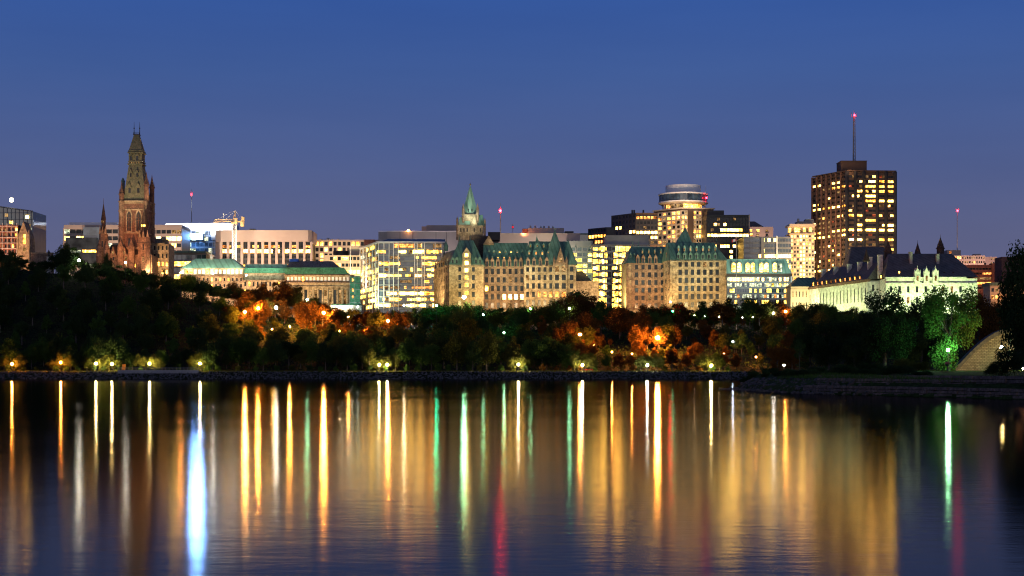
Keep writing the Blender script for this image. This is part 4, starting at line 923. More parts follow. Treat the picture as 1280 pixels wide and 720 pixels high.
    flood(564, 604, Y, 350, 3, 60000, (1, .72, .25), 28, 12); flood(606, 655, Ym, 352, 3, 44000, (1, .62, .30), 26, 12); flood(656, 720, Y, 350, 4, 72000, (1, .66, .28), 28, 12)
    spot(X(535, 900), 893, Z(385, 900), X(552, 905), 905, Z(345, 905), 45000, (1, .62, .26), 110)
    spot(X(580, Yt), Yt-24, Z(306, Yt), cx, Yt, Z(268, Yt), 84000, (1, .82, .5), 75); spot(X(592, Yt), Yt-9, Z(284, Yt), cx, cy, Z(248, Yt), 17000, (.9, 1, .8), 80)
    spot(X(640, Ym), Ym-40, Z(370, Ym), X(640, Ym), Ym+6, Z(316, Ym), 42000, (.8, 1, .72), 60); spot(X(690, Y), Y-40, Z(370, Y), X(690, Y), Y+6, Z(312, Y), 42000, (.8, 1, .72), 60); spot(X(580, Y), Y-40, Z(370, Y), X(580, Y), Y+6, Z(312, Y), 36000, (.8, 1, .72), 55)
chateau()
mast('radio_mast', 625.5, 253, 292, 1000, 'short radio mast with a strong red light and side aerials, right of the green spire', 263.5, .55, False, 260)
mast('radio_mast', 641, 280, 293, 1004, 'tiny bare mast on the flat grey roof right of the red-lit mast', 284, .25, False, 1)
b = Bld('flat_concrete_block', 675, 1000, 'long low concrete block with a penthouse lit orange at one end, behind the green roofs')
b.box('wall', 'concrete', 623, 725, 292.5, None, 1000, 26); b.box('penthouse', 'concrete_grey', 660, 705, 285, 292.5, 1006, 14); b.box('penthouse_end', 'brick', 653, 660, 285.8, 292.5, 1005.6, 12); b.box('rear_block', 'dark', 610, 624, 290, None, 1003, 20)
for px in (662, 668, 675, 679, 685, 690): b.box('rooftop_plant', 'grey_metal', px, px+2.2, 283-(px % 3)*.5, 285, 1010, 3)
b.box('parapet', 'beige', 622.6, 725.4, 291.5, 292.4, 999.6, 1); b.box('end_block', 'dark', 706, 717, 289, 292.5, 1008, 10); b.finish()
flood(630, 720, 1000, 296, 2, 46000, (1, .75, .6), 24, 22); spot(X(654, 1000), 999, Z(292, 1000), X(657, 1000), 1005, Z(288, 1000), 6000, (1, .3, .1), 140)
b = Bld('distant_teal_office', 731, 1150, 'thin strip of a far teal-roofed office between the concrete block and the dark tower')
b.box('wall', 'glass_green', 715, 742, 293, None, 1150, 20); b.box('roof_band', 'copper', 714, 742, 291.5, 293, 1149, 21); b.finish()
b = office_frame('panelled_office', 708, 741, 301, 384, 985, 'concrete_grey', 'grey-green panelled office with yellow-lit floors behind the right gable of the chateau block', 5, 11,
    lambda r, c, g: 'lg' if (c > 0 and 0 < r < 9 and g.random() < .8) else None, .8, .6, dark='glass_green', band=7)
b.part(MB().box(X(718.3, 985), X(719.7, 985), 984.2, 984.45, Z(340, 985), Z(308, 985)), 'column', 'concrete_grey'); b.finish(); flood(708, 741, 984, 316, 1, 30000, (.9, .95, .55), 24, 20)
b = Bld('stone_annex', 734, 892, 'small blank stone annex with a dark hipped roof, between the two green-roofed stone blocks')
Y = 892; b.box('wall', 'stone', 719, 748, 352.5, None, Y, 14)
q = rect(X(714, Y+4), X(741, Y+4), Y+4, Y+14); b.part(MB().prism(q, Z(352, Y), Z(338, Y), shrink(q, .15, .45, .42, .42)), 'roof', 'slate_green'); b.box('parapet', 'stone', 718.5, 748.5, 351.2, 352.4, Y-.4, 1); b.finish()
flood(720, 748, Y, 362, 1, 26000, (1, .66, .36), 20, 6)
def lit_glass_office():
    Y = 955; b = Bld('lit_glass_office', 762, Y, 'fully lit yellow glass office under a dark roof block, left of the smaller chateau')
    b.box('core', 'glass_green', 740.5, 812, 306.5, None, Y, 26); b.box('roof_block', 'grey_metal', 757, 811, 294, 306.4, Y+3, 20); b.box('roof_edge', 'grey_metal', 740, 812.5, 305.4, 307, Y-1.2, 27)
    nfl = 10; fh = (Z(307, Y)-Z(387, Y))/nfl; n = MB()
    for f in range(nfl+1):
        z = Z(307, Y)-fh*f; n.box(X(740.5, Y), X(812, Y), Y-.45, Y-.15, z-.22, z+.22)
        px = 741
        while px < 790 and f < nfl:
            wd = b.rng.choice([2.2, 3.4, 4.6]); dark = 757.5 < px < 764 or b.rng.random() < .1
            k = b.rng.choice(['lg', 'lg', 'ly', 'ly', 'lw', 'lh'] if px < 764 else ['ly', 'lh', 'lw', 'ly', 'lg'])
            b.wins.append((X(px+wd/2, Y), Y-.06, z-fh*.5, 0, (wd-.25)*Y/FPX, fh*b.rng.choice([.45, .7, .8]), 'glass' if dark else k)); px += wd
    b.part(n, 'floor_slab', 'grey_metal')
    for px in (740.8, 748, 756.8, 764.5, 773, 782): b.part(MB().box(X(px, Y)-.2, X(px, Y)+.2, Y-.85, Y-.46, b.bz, Z(306.6, Y)), 'mullion', 'grey_metal')
    b.finish()
lit_glass_office()
# ------------------------------------------------------------------ dark office steps, round-topped tower
def dark_steps():
    Y = 1040; b = Bld('dark_stepped_tower', 785, Y, 'dark brown stepped office tower with rooftop vents, left of the round-topped tower')
    A, B, C = (X(765, 1060), 1060), (X(795, Y), Y), (X(822, Y), Y); b.foot('core', 'brown', A, B, C, b.bz, Z(266, Y))
    b.facade(A, B, Z(306, Y), Z(266, Y), 7, 6, 'dark', lambda r, c, g: 'lh' if (r == 3 and c > 4) or (r == 2 and c in (1, 2)) else None, .7, .55)
    b.facade(B, C, Z(306, Y), Z(269, Y), 6, 6, 'dark', lambda r, c, g: 'lo' if r == 0 else ('lh' if r in (3, 4) and g.random() < .7 else ('ld' if g.random() < .3 else None)), .75, .55)
    for px in (791, 793.5, 805): b.part(MB().bar((X(px, Y), Y+5, Z(266, Y)), (X(px, Y), Y+5, Z(261.5, Y)), .6, .6, 6), 'rooftop_vent', 'dark')
    b.finish(); flood(770, 818, Y, 280, 1, 40000, (1, .5, .25), 26, 20)
    Y = 1010; b = Bld('dark_stepped_tower', 750, Y, 'low dark blue office wing with one bright diagonal strip of lit windows, stepping down leftwards')
    A, B, C = (X(736, 1022), 1022), (X(758, Y), Y), (X(768, Y), Y); b.foot('core', 'dark', A, B, C, b.bz, Z(284, Y))
    b.facade(A, B, Z(305, Y), Z(284, Y), 6, 3, 'dark', lambda r, c, g: 'lw' if (r == 1) else ('lo' if r == 2 and g.random() < .4 else None), .8, .55); b.finish()
dark_steps()
def round_tower():
    Y = 1050; k = Y/FPX; b = Bld('round_topped_tower', 854, Y, 'tall brown hotel tower crowned by a round revolving-restaurant drum and lit neck')
    A, B, C = (X(817, 1070), 1070), (X(851.5, Y), Y), (X(892, Y+4), Y+4); zt = Z(261, Y)
    b.foot('core', 'brown', A, B, C, b.bz, zt)
    b.facade(A, B, Z(350, Y), Z(263, Y), 6, 15, 'beige', lambda r, c, g: g.choice(['lw', 'lw', 'ld', 'lo', None, None]), .72, .62, d=.7)
    Bv, Cv = Vector(B), Vector(C); u = (Cv-Bv); L = u.length; u.normalize()
    segs = [(0, .19, 'w'), (.19, .37, 'b'), (.37, .62, 'w'), (.62, .86, 'b'), (.86, 1, 'w')]
    for a, c, t in segs:
        p, q = Bv+u*L*a, Bv+u*L*c
        if t == 'w': b.facade(p, q, Z(350, Y), Z(263, Y), 3 if c-a > .2 else 2, 15, 'beige', lambda r, c_, g: g.choice(['lw', 'ly', 'ld', 'lo', None, None]), .75, .6, d=.7, ext=False)
        else:
            nr = Vector((u.y, -u.x)); o1 = nr*.9
            b.part(MB().hexa([(p.x+o1.x, p.y+o1.y, b.bz), (q.x+o1.x, q.y+o1.y, b.bz), (q.x, q.y, b.bz), (p.x, p.y, b.bz)], [(p.x+o1.x, p.y+o1.y, zt), (q.x+o1.x, q.y+o1.y, zt), (q.x, q.y, zt), (p.x, p.y, zt)]), 'blank_wall', 'brown')
    D = Vector(A)+Cv-Bv; n = MB(); n.prism([(A[0]-.8, A[1]), (Bv.x, Bv.y-1.1), (Cv.x+.8, Cv.y-.8), (D.x, D.y)], zt+.02, Z(259.4, Y)); b.part(n, 'parapet', 'beige')
    cx, cy = X(854, Y+19), Y+19
    def ring(r, p0, p1, m, nm, r2=None): b.part(MB().prism(ngon(cx, cy, r*k*1.018, 40), Z(p0, Y), Z(p1, Y), ngon(cx, cy, (r2 or r)*k*1.018, 40)), nm, m)
    ring(23, 259.4, 252.6, 'beige', 'neck'); ring(28, 252.6, 251, 'beige', 'drum_soffit', 31); ring(31, 250.98, 249.4, 'concrete_white', 'drum_band'); ring(29.5, 249.38, 240.6, 'glass_blue', 'drum_window'); ring(31, 240.58, 239, 'concrete_white', 'drum_band'); ring(22, 238.98, 228.4, 'concrete_white', 'top_drum')
    n = MB()
    for i in range(40):
        t = 2*math.pi*(i+.5)/40; n.bar((cx+29.7*k*1.018*math.cos(t), cy+29.7*k*1.018*math.sin(t), Z(249.4, Y)), (cx+29.7*k*1.018*math.cos(t), cy+29.7*k*1.018*math.sin(t), Z(240.6, Y)), .1)
    b.part(n, 'drum_mullion', 'dark')
    for i in range(-6, 7):
        t = math.radians(-90+i*11); px, py_ = cx+23.2*k*1.018*math.cos(t), cy+23.2*k*1.018*math.sin(t)
        b.wins.append((px, py_, Z(255.8, Y), t+math.pi/2, 3.8*k, 4.6*k, 'lw' if i > -1 else ('lo' if i < -4 else 'ld')))
    for i in range(9):
        t = 2*math.pi*i/9; b.part(MB().bar((cx+26*k*math.cos(t), cy+26*k*math.sin(t), Z(259.4, Y)), (cx+27*k*math.cos(t), cy+27*k*math.sin(t), Z(252.6, Y)), .35), 'neck_column', 'beige')
    b.part(MB().bar((X(884.5, Y), Y+10, Z(260, Y)), (X(884.5, Y), Y+10, Z(230, Y)), .22, .08, 6), 'aerial', 'grey_metal')
    key = 'tower_beacon'; M[key] = lampmat('red_beacon', (1, .006, .015), 110); b.part(MB().ball((X(885, Y), Y+9, Z(245.5, Y)), .55), 'beacon', key)
    b.finish(); flood(820, 890, Y, 285, 3, 125000, (1, .66, .36), 34, 24)
    spot(X(835, Y), Y-14, Z(262, Y), cx, Y, Z(240, Y), 10000, (1, .72, .5), 110); spot(X(873, Y), Y-12, Z(262, Y), cx+4, Y, Z(240, Y), 9500, (1, .72, .5), 110)
round_tower()
# ------------------------------------------------------------------ smaller chateau block
def chateau2():
    Y = 868; b = Bld('chateau_block', 846, Y, 'smaller chateau-like sandstone block with two green copper roofs, below the round-topped tower')
    Yl = 884; A, B, C = (X(776.5, 905), 905), (X(783.5, Yl), Yl), (X(832, Yl), Yl); El = 329
    b.foot('wall', 'stone', A, B, C, b.bz, Z(El, Yl))
    b.facade(B, C, Z(387, Yl), Z(El, Yl), 6, 6, 'stone_dark', lambda r, c, g: 'ld' if g.random() < .06 else None, .5, .62, skip=lambda r, c: c == 0)
    q = [(A[0]-.4, A[1]), (B[0]-.5, B[1]-.6), (C[0]+4, C[1]-.6), (C[0]+4, C[1]+22)]
    q = [q[1], q[2], q[3], (A[0]-.4, A[1]+2)]
    chateau_roof(b, q, El, 307, Yl, (.16, .02, .4, .4)); ridge_finials(b, [(791, 307, Yl+9), (798, 307, Yl+9)], Yl, 7)
    for px in (797, 804, 812, 819.5): dormer(b, px, 326, Yl+.2, 4.2, 7.5, 'stone_dark', None, proud=1.2)
    for px in (803, 811, 818.5, 826): dormer(b, px, 315, Yl+5, 2.4, 4.4, 'copper', 'ld', proud=1.4)
    for px in (788, 793): dormer(b, px, 320, Yl+3.4, 2, 4, 'copper', None, proud=1.0)
    A, B, C = (X(827.5, 886), 886), (X(838.5, Y), Y), (X(908, Y), Y); E = 325
    b.foot('wall', 'stone', A, B, C, b.bz, Z(E, Y))
    b.facade(A, B, Z(386, Y), Z(E, Y), 3, 6, 'stone', None, .4, .55)
    b.facade(B, C, Z(386, Y), Z(E, Y), 9, 6, 'stone', lambda r, c, g: 'ld' if g.random() < .05 else None, .56, .66, skip=lambda r, c: c in (0, 8))
    D = (A[0]+C[0]-B[0], A[1]+C[1]-B[1]); q = [(B[0]-.4, B[1]-.6), (C[0]+.6, C[1]-.6), D, (A[0]-.5, A[1])]
    chateau_roof(b, q, E, 302, Y, (.03, .17, .4, .4))
    for px in (848, 855.5, 863, 870.5, 878.5, 886, 894): dormer(b, px, 321, Y+.6, 4, 6, 'copper', None, proud=1.2); dormer(b, px, 312, Y+4.2, 2.6, 5, 'copper_pale', 'ld', proud=1.2)
    for px in (834,): dormer(b, px, 320, Y+9, 3, 6, 'stone_dark', None, proud=1.2)
    qq = rect(X(846, Y), X(868, Y), Y+7, Y+18); b.part(MB().cone(qq, Z(304, Y), (X(856.5, Y+12), Y+12, Z(283.5, Y+12))), 'peaked_roof', 'copper'); ridge_finials(b, [(856.5, 284, Y+12), (841, 302, Y+9), (896, 302, Y+9)], Y, 4)
    b.part(MB().box(X(838.5, Y), X(908, Y), Y-.8, Y-.4, Z(327, Y)-.3, Z(327, Y)+.3), 'string_course', 'stone'); b.part(MB().box(X(838.5, Y), X(908, Y), Y-.7, Y-.37, Z(376, Y)-.3, Z(376, Y)+.3), 'string_course', 'stone')
    b.finish()
    flood(786, 828, Yl, 356, 2, 46000, (1, .5, .2), 24, 12); flood(838, 908, Y, 352, 4, 84000, (1, .66, .26), 28, 12)
    spot(X(770, 882), 884, Z(386, 884), X(780, 893), 893, Z(350, 893), 52000, (1, .80, .3), 120); spot(X(826, 862), 862, Z(386, 862), X(833, 876), 876, Z(345, 876), 20000, (1, .76, .32), 110)
    spot(X(868, Y), Y-40, Z(365, Y), X(868, Y), Y+6, Z(312, Y), 50000, (.8, 1, .74), 60); spot(X(806, Yl), Yl-40, Z(365, Yl), X(806, Yl), Yl+6, Z(316, Yl), 38000, (.8, 1, .74), 55)
chateau2()
# ------------------------------------------------------------------ right half: offices, brown tower, court
b = office_frame('dark_glass_office', 884, 936, 268.5, 345, 1020, 'dark', 'dark glass office with bright lit strips and rooftop box, right of the round-topped tower', 13, 11,
    lambda r, c, g: ('lh' if {2: 3 < c < 11, 3: g.random() < .95, 5: g.random() < .8, 6: g.random() < .25, 8: g.random() < .7, 9: g.random() < .85, 4: False, 7: g.random() < .5, 0: False, 1: g.random() < .1, 10: g.random() < .6}[r] else ('ld' if g.random() < .12 else None)), .86, .5, band=2)
b.box('rooftop_box', 'dark', 884, 905, 263, 268.4, 1026, 14); b.part(MB().box(X(935.4, 1020), X(937, 1020), 1018.5, 1022, b.bz, Z(268.4, 1020)), 'corner_pier', 'concrete'); b.finish()
b = Bld('pink_block', 951, 1080, 'small pinkish block with balconies and a blue sloped roof, behind the dark glass office')
Y = 1080; b.box('wall', 'concrete', 935, 966.5, 283.5, None, Y, 18)
q = rect(X(934, Y), X(957, Y), Y+4, Y+16); b.part(MB().prism(q, Z(283.5, Y), Z(275.5, Y), shrink(q, 0, .5, .3, .3)), 'sloped_roof', 'slate_blue')
for px, py, k in ((938.5, 288, 'lw'), (939, 293, 'lw'), (947.5, 288, 'ly'), (947, 294, 'ld'), (958.5, 288.5, 'ld'), (958.5, 293.5, 'glass')):
    b.pane(px, py, Y, 3, 2.6, k); b.part(MB().box(X(px-2.4, Y), X(px+2.4, Y), Y-1.2, Y-.1, Z(py+2.6, Y)-.5, Z(py+2.6, Y)), 'balcony', 'concrete')
b.finish(); flood(936, 966, Y, 288, 1, 46000, (1, .6, .42), 24, 20)
b = office_frame('blue_glass_office', 930, 989, 296, 350, 990, 'grey_metal', 'blue reflective glass office with broken lit strips, between the dark office and the beige tower', 16, 8,
    lambda r, c, g: ('lh' if {0: g.random() < .12, 1: False, 2: c > 5 and g.random() < .4, 3: c > 4 and g.random() < .8, 4: g.random() < .75, 5: c > 4 and g.random() < .8, 6: g.random() < .85, 7: g.random() < .8}[r] else None), .93, .62, dark='glass_blue', band=.8, d=.25)
b.part(MB().box(X(951, 990), X(955, 990), 988.8, 989.6, b.bz, Z(297, 990)), 'column', 'concrete_grey'); b.part(MB().box(X(970, 990), X(972, 990), 989, 989.7, b.bz, Z(295, 990)), 'column', 'white_metal'); b.finish()
def green_mansard():
    Y = 935; b = Bld('mansard_office', 948, Y, 'modern office with green copper mansard and arched lit windows above a blue-lit glass front')
    b.box('core', 'dark', 908.5, 989, 345, None, Y, 24)
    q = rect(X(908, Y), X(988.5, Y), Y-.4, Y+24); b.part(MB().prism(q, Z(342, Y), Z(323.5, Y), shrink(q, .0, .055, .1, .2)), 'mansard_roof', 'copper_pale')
    for px, k in ((917, 'ly'), (924, 'ly'), (934.5, 'ly'), (941, 'ly'), (951.5, 'ly'), (958, 'ly'), (968.5, 'ly'), (975, 'lc')):
        x = X(px, Y); w_ = 1.15; z0, zs = Z(340, Y), Z(331, Y); pts = [(x-w_, z0), (x+w_, z0)]+[(x+w_*math.cos(math.pi*i/6), zs+w_*1.0*math.sin(math.pi*i/6)) for i in range(7)]
        def arched(sc, y0, y1, nm, m):
            c = (x, (z0+zs)/2); p2 = [(c[0]+(a-c[0])*sc, c[1]+(z-c[1])*sc) for a, z in pts]; n_ = len(p2); o = MB()
            o.v = [(a, y0, z) for a, z in p2]+[(a, y1, z) for a, z in p2]; o.f = [tuple(range(n_)), tuple(reversed(range(n_, 2*n_)))]+[(i, n_+i, n_+(i+1) % n_, (i+1) % n_) for i in range(n_)]; o.mi = [0]*len(o.f); return b.part(o, nm, m)
        arched(1.35, Y-.3, Y+3.4, 'arched_dormer', 'copper'); arched(1.0, Y-.42, Y-.31, 'arched_window', k)
    b.part(MB().box(X(907.5, Y), X(990, Y), Y-1.6, Y+24, Z(345.4, Y), Z(342.1, Y)), 'eave', 'brown')
    b.facade((X(909, Y), Y), (X(989, Y), Y), Z(388, Y), Z(345.6, Y), 26, 6, 'grey_metal', lambda r, c, g: {0: 'lh' if g.random() < .75 else 'lc', 1: 'lc' if g.random() < .8 else 'lg', 2: 'lg' if g.random() < .4 else None, 3: 'lo' if g.random() < .25 else ('lc' if g.random() < .5 else None), 4: 'lg' if g.random() < .7 else None, 5: 'lc' if g.random() < .5 else None}[r] if g.random() < .85 else None, .84, .62, d=.3, dark='glass_blue')
    b.box('end_pier', 'white_metal', 988.6, 990, 345.5, None, Y-1, 20); b.finish()
    flood(910, 986, Y, 330, 4, 34000, (.75, 1, .85), 22, 4)
green_mansard()
def flag():
    Y = 905; x = X(920.5, Y); zb = ground(x, Y); r = empty('flagpole', (x, Y, zb), 'white flagpole in front of the green mansard office', 'flagpole')
    MB().bar((x, Y, zb), (x, Y, Z(297, Y)), .16, .08, 8).ball((x, Y, Z(296.7, Y)), .2, 8, 6).build('pole', M['white_metal'], r)
    n = MB(); N = 8
    for i in range(N):
        a0, a1 = i/N, (i+1)/N; f = lambda t: (x-2.6*t, Y-.35*math.sin(t*6)-.1, Z(298, Y)-.9*t)
        p, q = f(a0), f(a1); n.cur = 1 if 2 <= i < 6 else 0
        n.hexa([(p[0], p[1], p[2]-1.5), (q[0], q[1], q[2]-1.5), (q[0], q[1]+.03, q[2]-1.5), (p[0], p[1]+.03, p[2]-1.5)], [p, q, (q[0], q[1]+.03, q[2]), (p[0], p[1]+.03, p[2])])
    o = n.build('flag', [surf('red_cloth', (.5, .02, .03), (.6, .03, .04), 1), M['white_metal']]); tag(o, 'drooping red and white flag near the top of the white flagpole', 'flag')
    spot(x-4, Y-10, Z(330, Y), x-1, Y, Z(300, Y), 4200, (1, .8, .6), 40)
flag()
def beige_tower():
    Y = 1000; b = Bld('beige_tower', 1000, Y, 'slim beige tower with flared lit crown and small square windows, left of the brown tower')
    A, B, C = (X(985.5, 1003), 1003), (X(988, Y-1), Y-1), (X(1018, Y-4), Y-4); zt = Z(285, Y)
    b.foot('core', 'beige', A, B, (C[0], C[1]), b.bz, zt)
    b.facade(B, C, Z(360, Y), Z(293.5, Y), 8, 14, 'beige', lambda r, c, g: 'lh' if (c in (3, 4) and r < 12 and g.random() < .85) else ('lw' if g.random() < .38 else ('ld' if g.random() < .3 else None)), .56, .56, d=.5)
    b.facade((B[0]-1.4, B[1]-1), (C[0], C[1]-1), Z(292.6, Y), Z(283.6, Y), 9, 1, 'beige', lambda r, c, g: 'lw' if g.random() < .5 else 'ld', .78, .6, d=.6)
    b.part(MB().box(X(984.8, Y), X(1018, Y), Y-6.3, Y+10, Z(283.5, Y), Z(281, Y)), 'crown', 'beige'); b.part(MB().box(X(984.8, Y), X(1018, Y), Y-6, Y+10, Z(293.4, Y), Z(292.7, Y)), 'crown', 'beige')
    b.part(MB().box(X(997, Y), X(1018, Y), Y+1, Y+10, Z(281, Y)+.02, Z(276.5, Y)), 'penthouse', 'concrete_grey'); b.part(MB().box(X(1008, Y), X(1018, Y), Y+2, Y+9, Z(276.5, Y)+.02, Z(273.5, Y)), 'penthouse', 'concrete_grey'); b.part(MB().bar((X(998.5, Y), Y+2, Z(277, Y)), (X(998.5, Y), Y+2, Z(273, Y)), .7, .7, 8), 'rooftop_vent', 'concrete_grey')
    b.finish(); flood(986, 1016, Y-4, 312, 2, 112000, (1, .72, .36), 30, 24)
beige_tower()
def brown_tower():
    Y = 985; b = Bld('brown_tower', 1068, Y, 'tallest brown slab tower with dark vertical piers, scattered lit windows and a rooftop box')
    A, B, C = (X(1016.5, 1016), 1016), (X(1058.5, Y), Y), (X(1119.5, Y+3), Y+3); zt = Z(215, Y); z0 = Z(351, Y)
    b.foot('core', 'brown', A, B, C, b.bz, zt)
    NR = 22
    def lf(r, c, g):
        c = c//3 if r in (1, 2, 6, 10, 11, 12) else c; g = random.Random(r*31+c*7+(0 if r in (1, 2, 6, 10, 11, 12) else 5))
        p = {1: .55 if c > 1 else .35, 2: .5, 6: .6, 5: .25, 10: .35, 11: .8, 12: .55, 17: .15, 18: .3, 19: .3, 4: .25, 8: .15, 14: .12}.get(r, .07)
        v = g.random(); return 'lh' if v < p*.7 else ('lw' if v < p else ('lr' if v < p+.035 else ('ld' if v < p+.22 else None)))
    b.facade(A, B, z0, zt-1.2, 11, NR, 'brown', lf, .9, .42, d=.5)
    Bv, Cv, Av = Vector(B), Vector(C), Vector(A)
    def rf(off):
        def f(r, c, g):
            c += off; bay = random.Random(r*17+off*5+3)
            if bay.random() < .2 and r not in (11,): return ('lh' if bay.random() < .5 else 'lw') if g.random() < .9 else 'ld'
            full = {7: (1, .12), 10: (.75, .35), 11: (.97, .95), 0: (0, 0)}
            if r in (3, 6, 8, 13, 15) and g.random() < .22: return 'ly'
            if r == 11: return 'lh' if g.random() < .95 else 'lw'
            if r == 1: return 'lh' if c in (3, 5, 6, 8) else None
            if r == 4: return 'lh' if c in (1, 2) else None
            if r == 10: return 'lh' if c in (2, 3, 8, 9, 10) else None
            if r == 18: return 'lh' if c in (4, 5, 8, 9) else ('ld' if c == 10 else None)
            v = g.random(); return 'lw' if v < .09 else ('lr' if v < .12 else ('ld' if v < .32 else None))
        return f
    u = (Cv-Bv); L = u.length; u.normalize(); nr = Vector((u.y, -u.x))
    for a, c, k, off in ((.03, .33, 4, 0), (.36, .60, 3, 4), (.64, .97, 4, 7)): b.facade(Bv+u*L*a, Bv+u*L*c, z0, zt-1.2, k, NR, 'brown', rf(off), .97, .46, d=.3, ext=False)
    for a in (0, .175, .345, .62, .80, .985):
        p = Bv+u*L*a; b.part(MB().bar((p.x+nr.x*.5, p.y+nr.y*.5, b.bz), (p.x+nr.x*.5, p.y+nr.y*.5, zt+.4), 1.15, 1.15), 'pier', 'dark')
    ua = Bv-Av; La = ua.length; ua.normalize(); na = Vector((ua.y, -ua.x))
    for i in range(7):
        p = Av+ua*(La*i/7); b.part(MB().bar((p.x+na.x*.7, p.y+na.y*.7, b.bz), (p.x+na.x*.7, p.y+na.y*.7, zt+.2), .75, .75), 'pier', 'stone_red')
    D = Av+Cv-Bv; b.part(MB().prism([(Av.x-.6, Av.y), (Bv.x, Bv.y-.9), (Cv.x+.4, Cv.y-.6), (D.x, D.y)], zt+.42, zt+1.2), 'parapet', 'brown')
    b.part(MB().prism(rect(X(1051.5, Y+6), X(1083.5, Y+6), Y+6, Y+20), zt+1.2, Z(201.5, Y+6)), 'rooftop_box', 'brown')
    b.part(MB().prism(rect(X(1051, Y+6), X(1084, Y+6), Y+5.7, Y+20.3), Z(201.5, Y+6)+.02, Z(200.8, Y+6)), 'rooftop_box_coping', 'brown')
    M['wall_beacon'] = lampmat('red_beacon', (1, .01, .02), 30); b.part(MB().ball((Av.x-.3, Av.y-1.6, Z(284, 1016)), .5), 'beacon', 'wall_beacon')
    b.finish(); flood(1060, 1118, Y, 255, 3, 120000, (1, .62, .36), 38, 52); spot(X(1000, 960), 965, Z(330, 965), X(1036, 1000), 1000, Z(270, 1000), 62000, (1, .45, .25), 80); spot(X(1060, Y), Y-6, Z(216, Y), X(1064, Y), Y+6, Z(206, Y), 2500, (1, .55, .3), 110)
brown_tower()
mast('radio_mast', 1067.5, 137, 202, 997, 'tall lattice mast with a red light on the roof of the tallest brown tower', 144.5, 1.0, True, 90)
def court():
    Y = 800; b = Bld('court_building', 1110, Y, 'long pale stone court lit greenish, with steep blue-grey roofs, chimneys and three gabled dormers')
    A, B, C = (X(1012, 880), 880), (X(1085, Y), Y), (X(1110, Y-1), Y-1); zE = Z(351, Y)
    b.foot('wall', 'stone_pale', A, B, C, b.bz, zE)
    b.facade(A, B, zE-13, zE-.4, 17, 1, 'stone_pale', None, .26, .55, d=.3)
    b.facade(B, C, zE-13, zE-.4, 2, 2, 'stone_pale', lambda r, c, g: None, .2, .5, d=.3, skip=lambda r, c: c == 0 and r == 0)
    Av, Bv = Vector(A), Vector(B); u = (Bv-Av).normalized(); nr = Vector((u.y, -u.x)); L = (Bv-Av).length
    p, q = Av+nr*.9-u*.5, Bv+nr*.9+u*.5
    b.part(MB().hexa([(p.x, p.y, zE-.5), (q.x, q.y, zE-.5), (q.x-nr.x*2, q.y-nr.y*2, zE-.5), (p.x-nr.x*2, p.y-nr.y*2, zE-.5)], [(p.x, p.y, zE+.8), (q.x, q.y, zE+.8), (q.x-nr.x*2, q.y-nr.y*2, zE+.8), (p.x-nr.x*2, p.y-nr.y*2, zE+.8)]), 'cornice', 'stone_red')
    # low roof along the side wing
    w2 = Vector((-nr.x, -nr.y)); q = [Av+nr*.4, Bv+nr*.4, Bv+w2*18, Av+w2*18]
    b.part(MB().prism([(v.x, v.y) for v in q], zE+.82, Z(325, Y), shrink([(v.x, v.y) for v in q], .16, .02, .42, .3)), 'roof', 'slate_blue')
    for i in range(11):
        p = Av+u*(L*(.07+.08*i)) ; y_ = p.y; px = 640+p.x*FPX/y_; py = HZ-(zE+2.2-EYE)*FPX/y_
        dormer(b, px, py, y_+.9, 1.9, 4.6, 'slate_dark', 'lo' if i % 3 else 'lw', proud=.9, top=.5)
    for i, t in enumerate((.1, .32, .55, .72, .88, 1.04)):
        p = Av+u*(L*t)+w2*5; k = p.y/FPX; zt = zE+9.8+(1.5 if i > 3 else 0)+i*.2
        n = MB().prism([(p.x-1.1, p.y-1.1), (p.x+1.1, p.y-1.1), (p.x+1.1, p.y+1.1), (p.x-1.1, p.y+1.1)], zE+1, zt).prism(ngon(p.x, p.y, 1.8, 4), zt+.01, zt+.5); b.part(n, 'chimney', 'stone_pale')
    # tall centre roof behind
    Yc = 838; q = rect(X(1056, Yc), X(1124, Yc), Yc, Yc+26); b.part(MB().prism(q, Z(351, Yc), Z(306.5, Yc), shrink(q, .2, .2, .42, .42)), 'centre_roof', 'slate_blue'); b.box('centre_wall', 'stone_pale', 1056, 1124, 351.2, None, Yc, 26)
    # right block facing the river
    Y = 785; zE = Z(348, Y); b.box('wall', 'stone_pale', 1107.5, 1221.5, 348, None, Y, 26)
    b.facade((X(1108, Y), Y), (X(1206, Y), Y), Z(382, Y), Z(355, Y), 9, 2, 'stone_pale', lambda r, c, g: 'ld' if g.random() < .2 else None, .30, .58, d=.3)
    b.facade((X(1206, Y), Y), (X(1221.5, Y), Y), Z(382, Y), Z(355, Y), 1, 2, 'stone_pale', None, .25, .5, d=.3, ext=False)
    b.box('string_course', 'stone_pale', 1107, 1222, 353.4, 355, Y-.9, 1.4); b.box('cornice', 'stone_pale', 1107, 1208, 346.2, 348.2, Y-.8, 2); b.box('wall', 'stone_pale', 1208, 1222, 353.5, None, Y-.45, 2)
    q = rect(X(1106.5, Y), X(1223, Y), Y+.3, Y+27); b.part(MB().prism(q, zE+.75, Z(315, Y), shrink(q, .1, .22, .42, .42)), 'roof', 'slate_blue')
    q = rect(X(1176, Y), X(1223.5, Y), Y+1, Y+25); b.part(MB().prism(q, zE+.73, Z(327, Y), shrink(q, .1, .36, .3, .3)), 'roof', 'slate_blue')
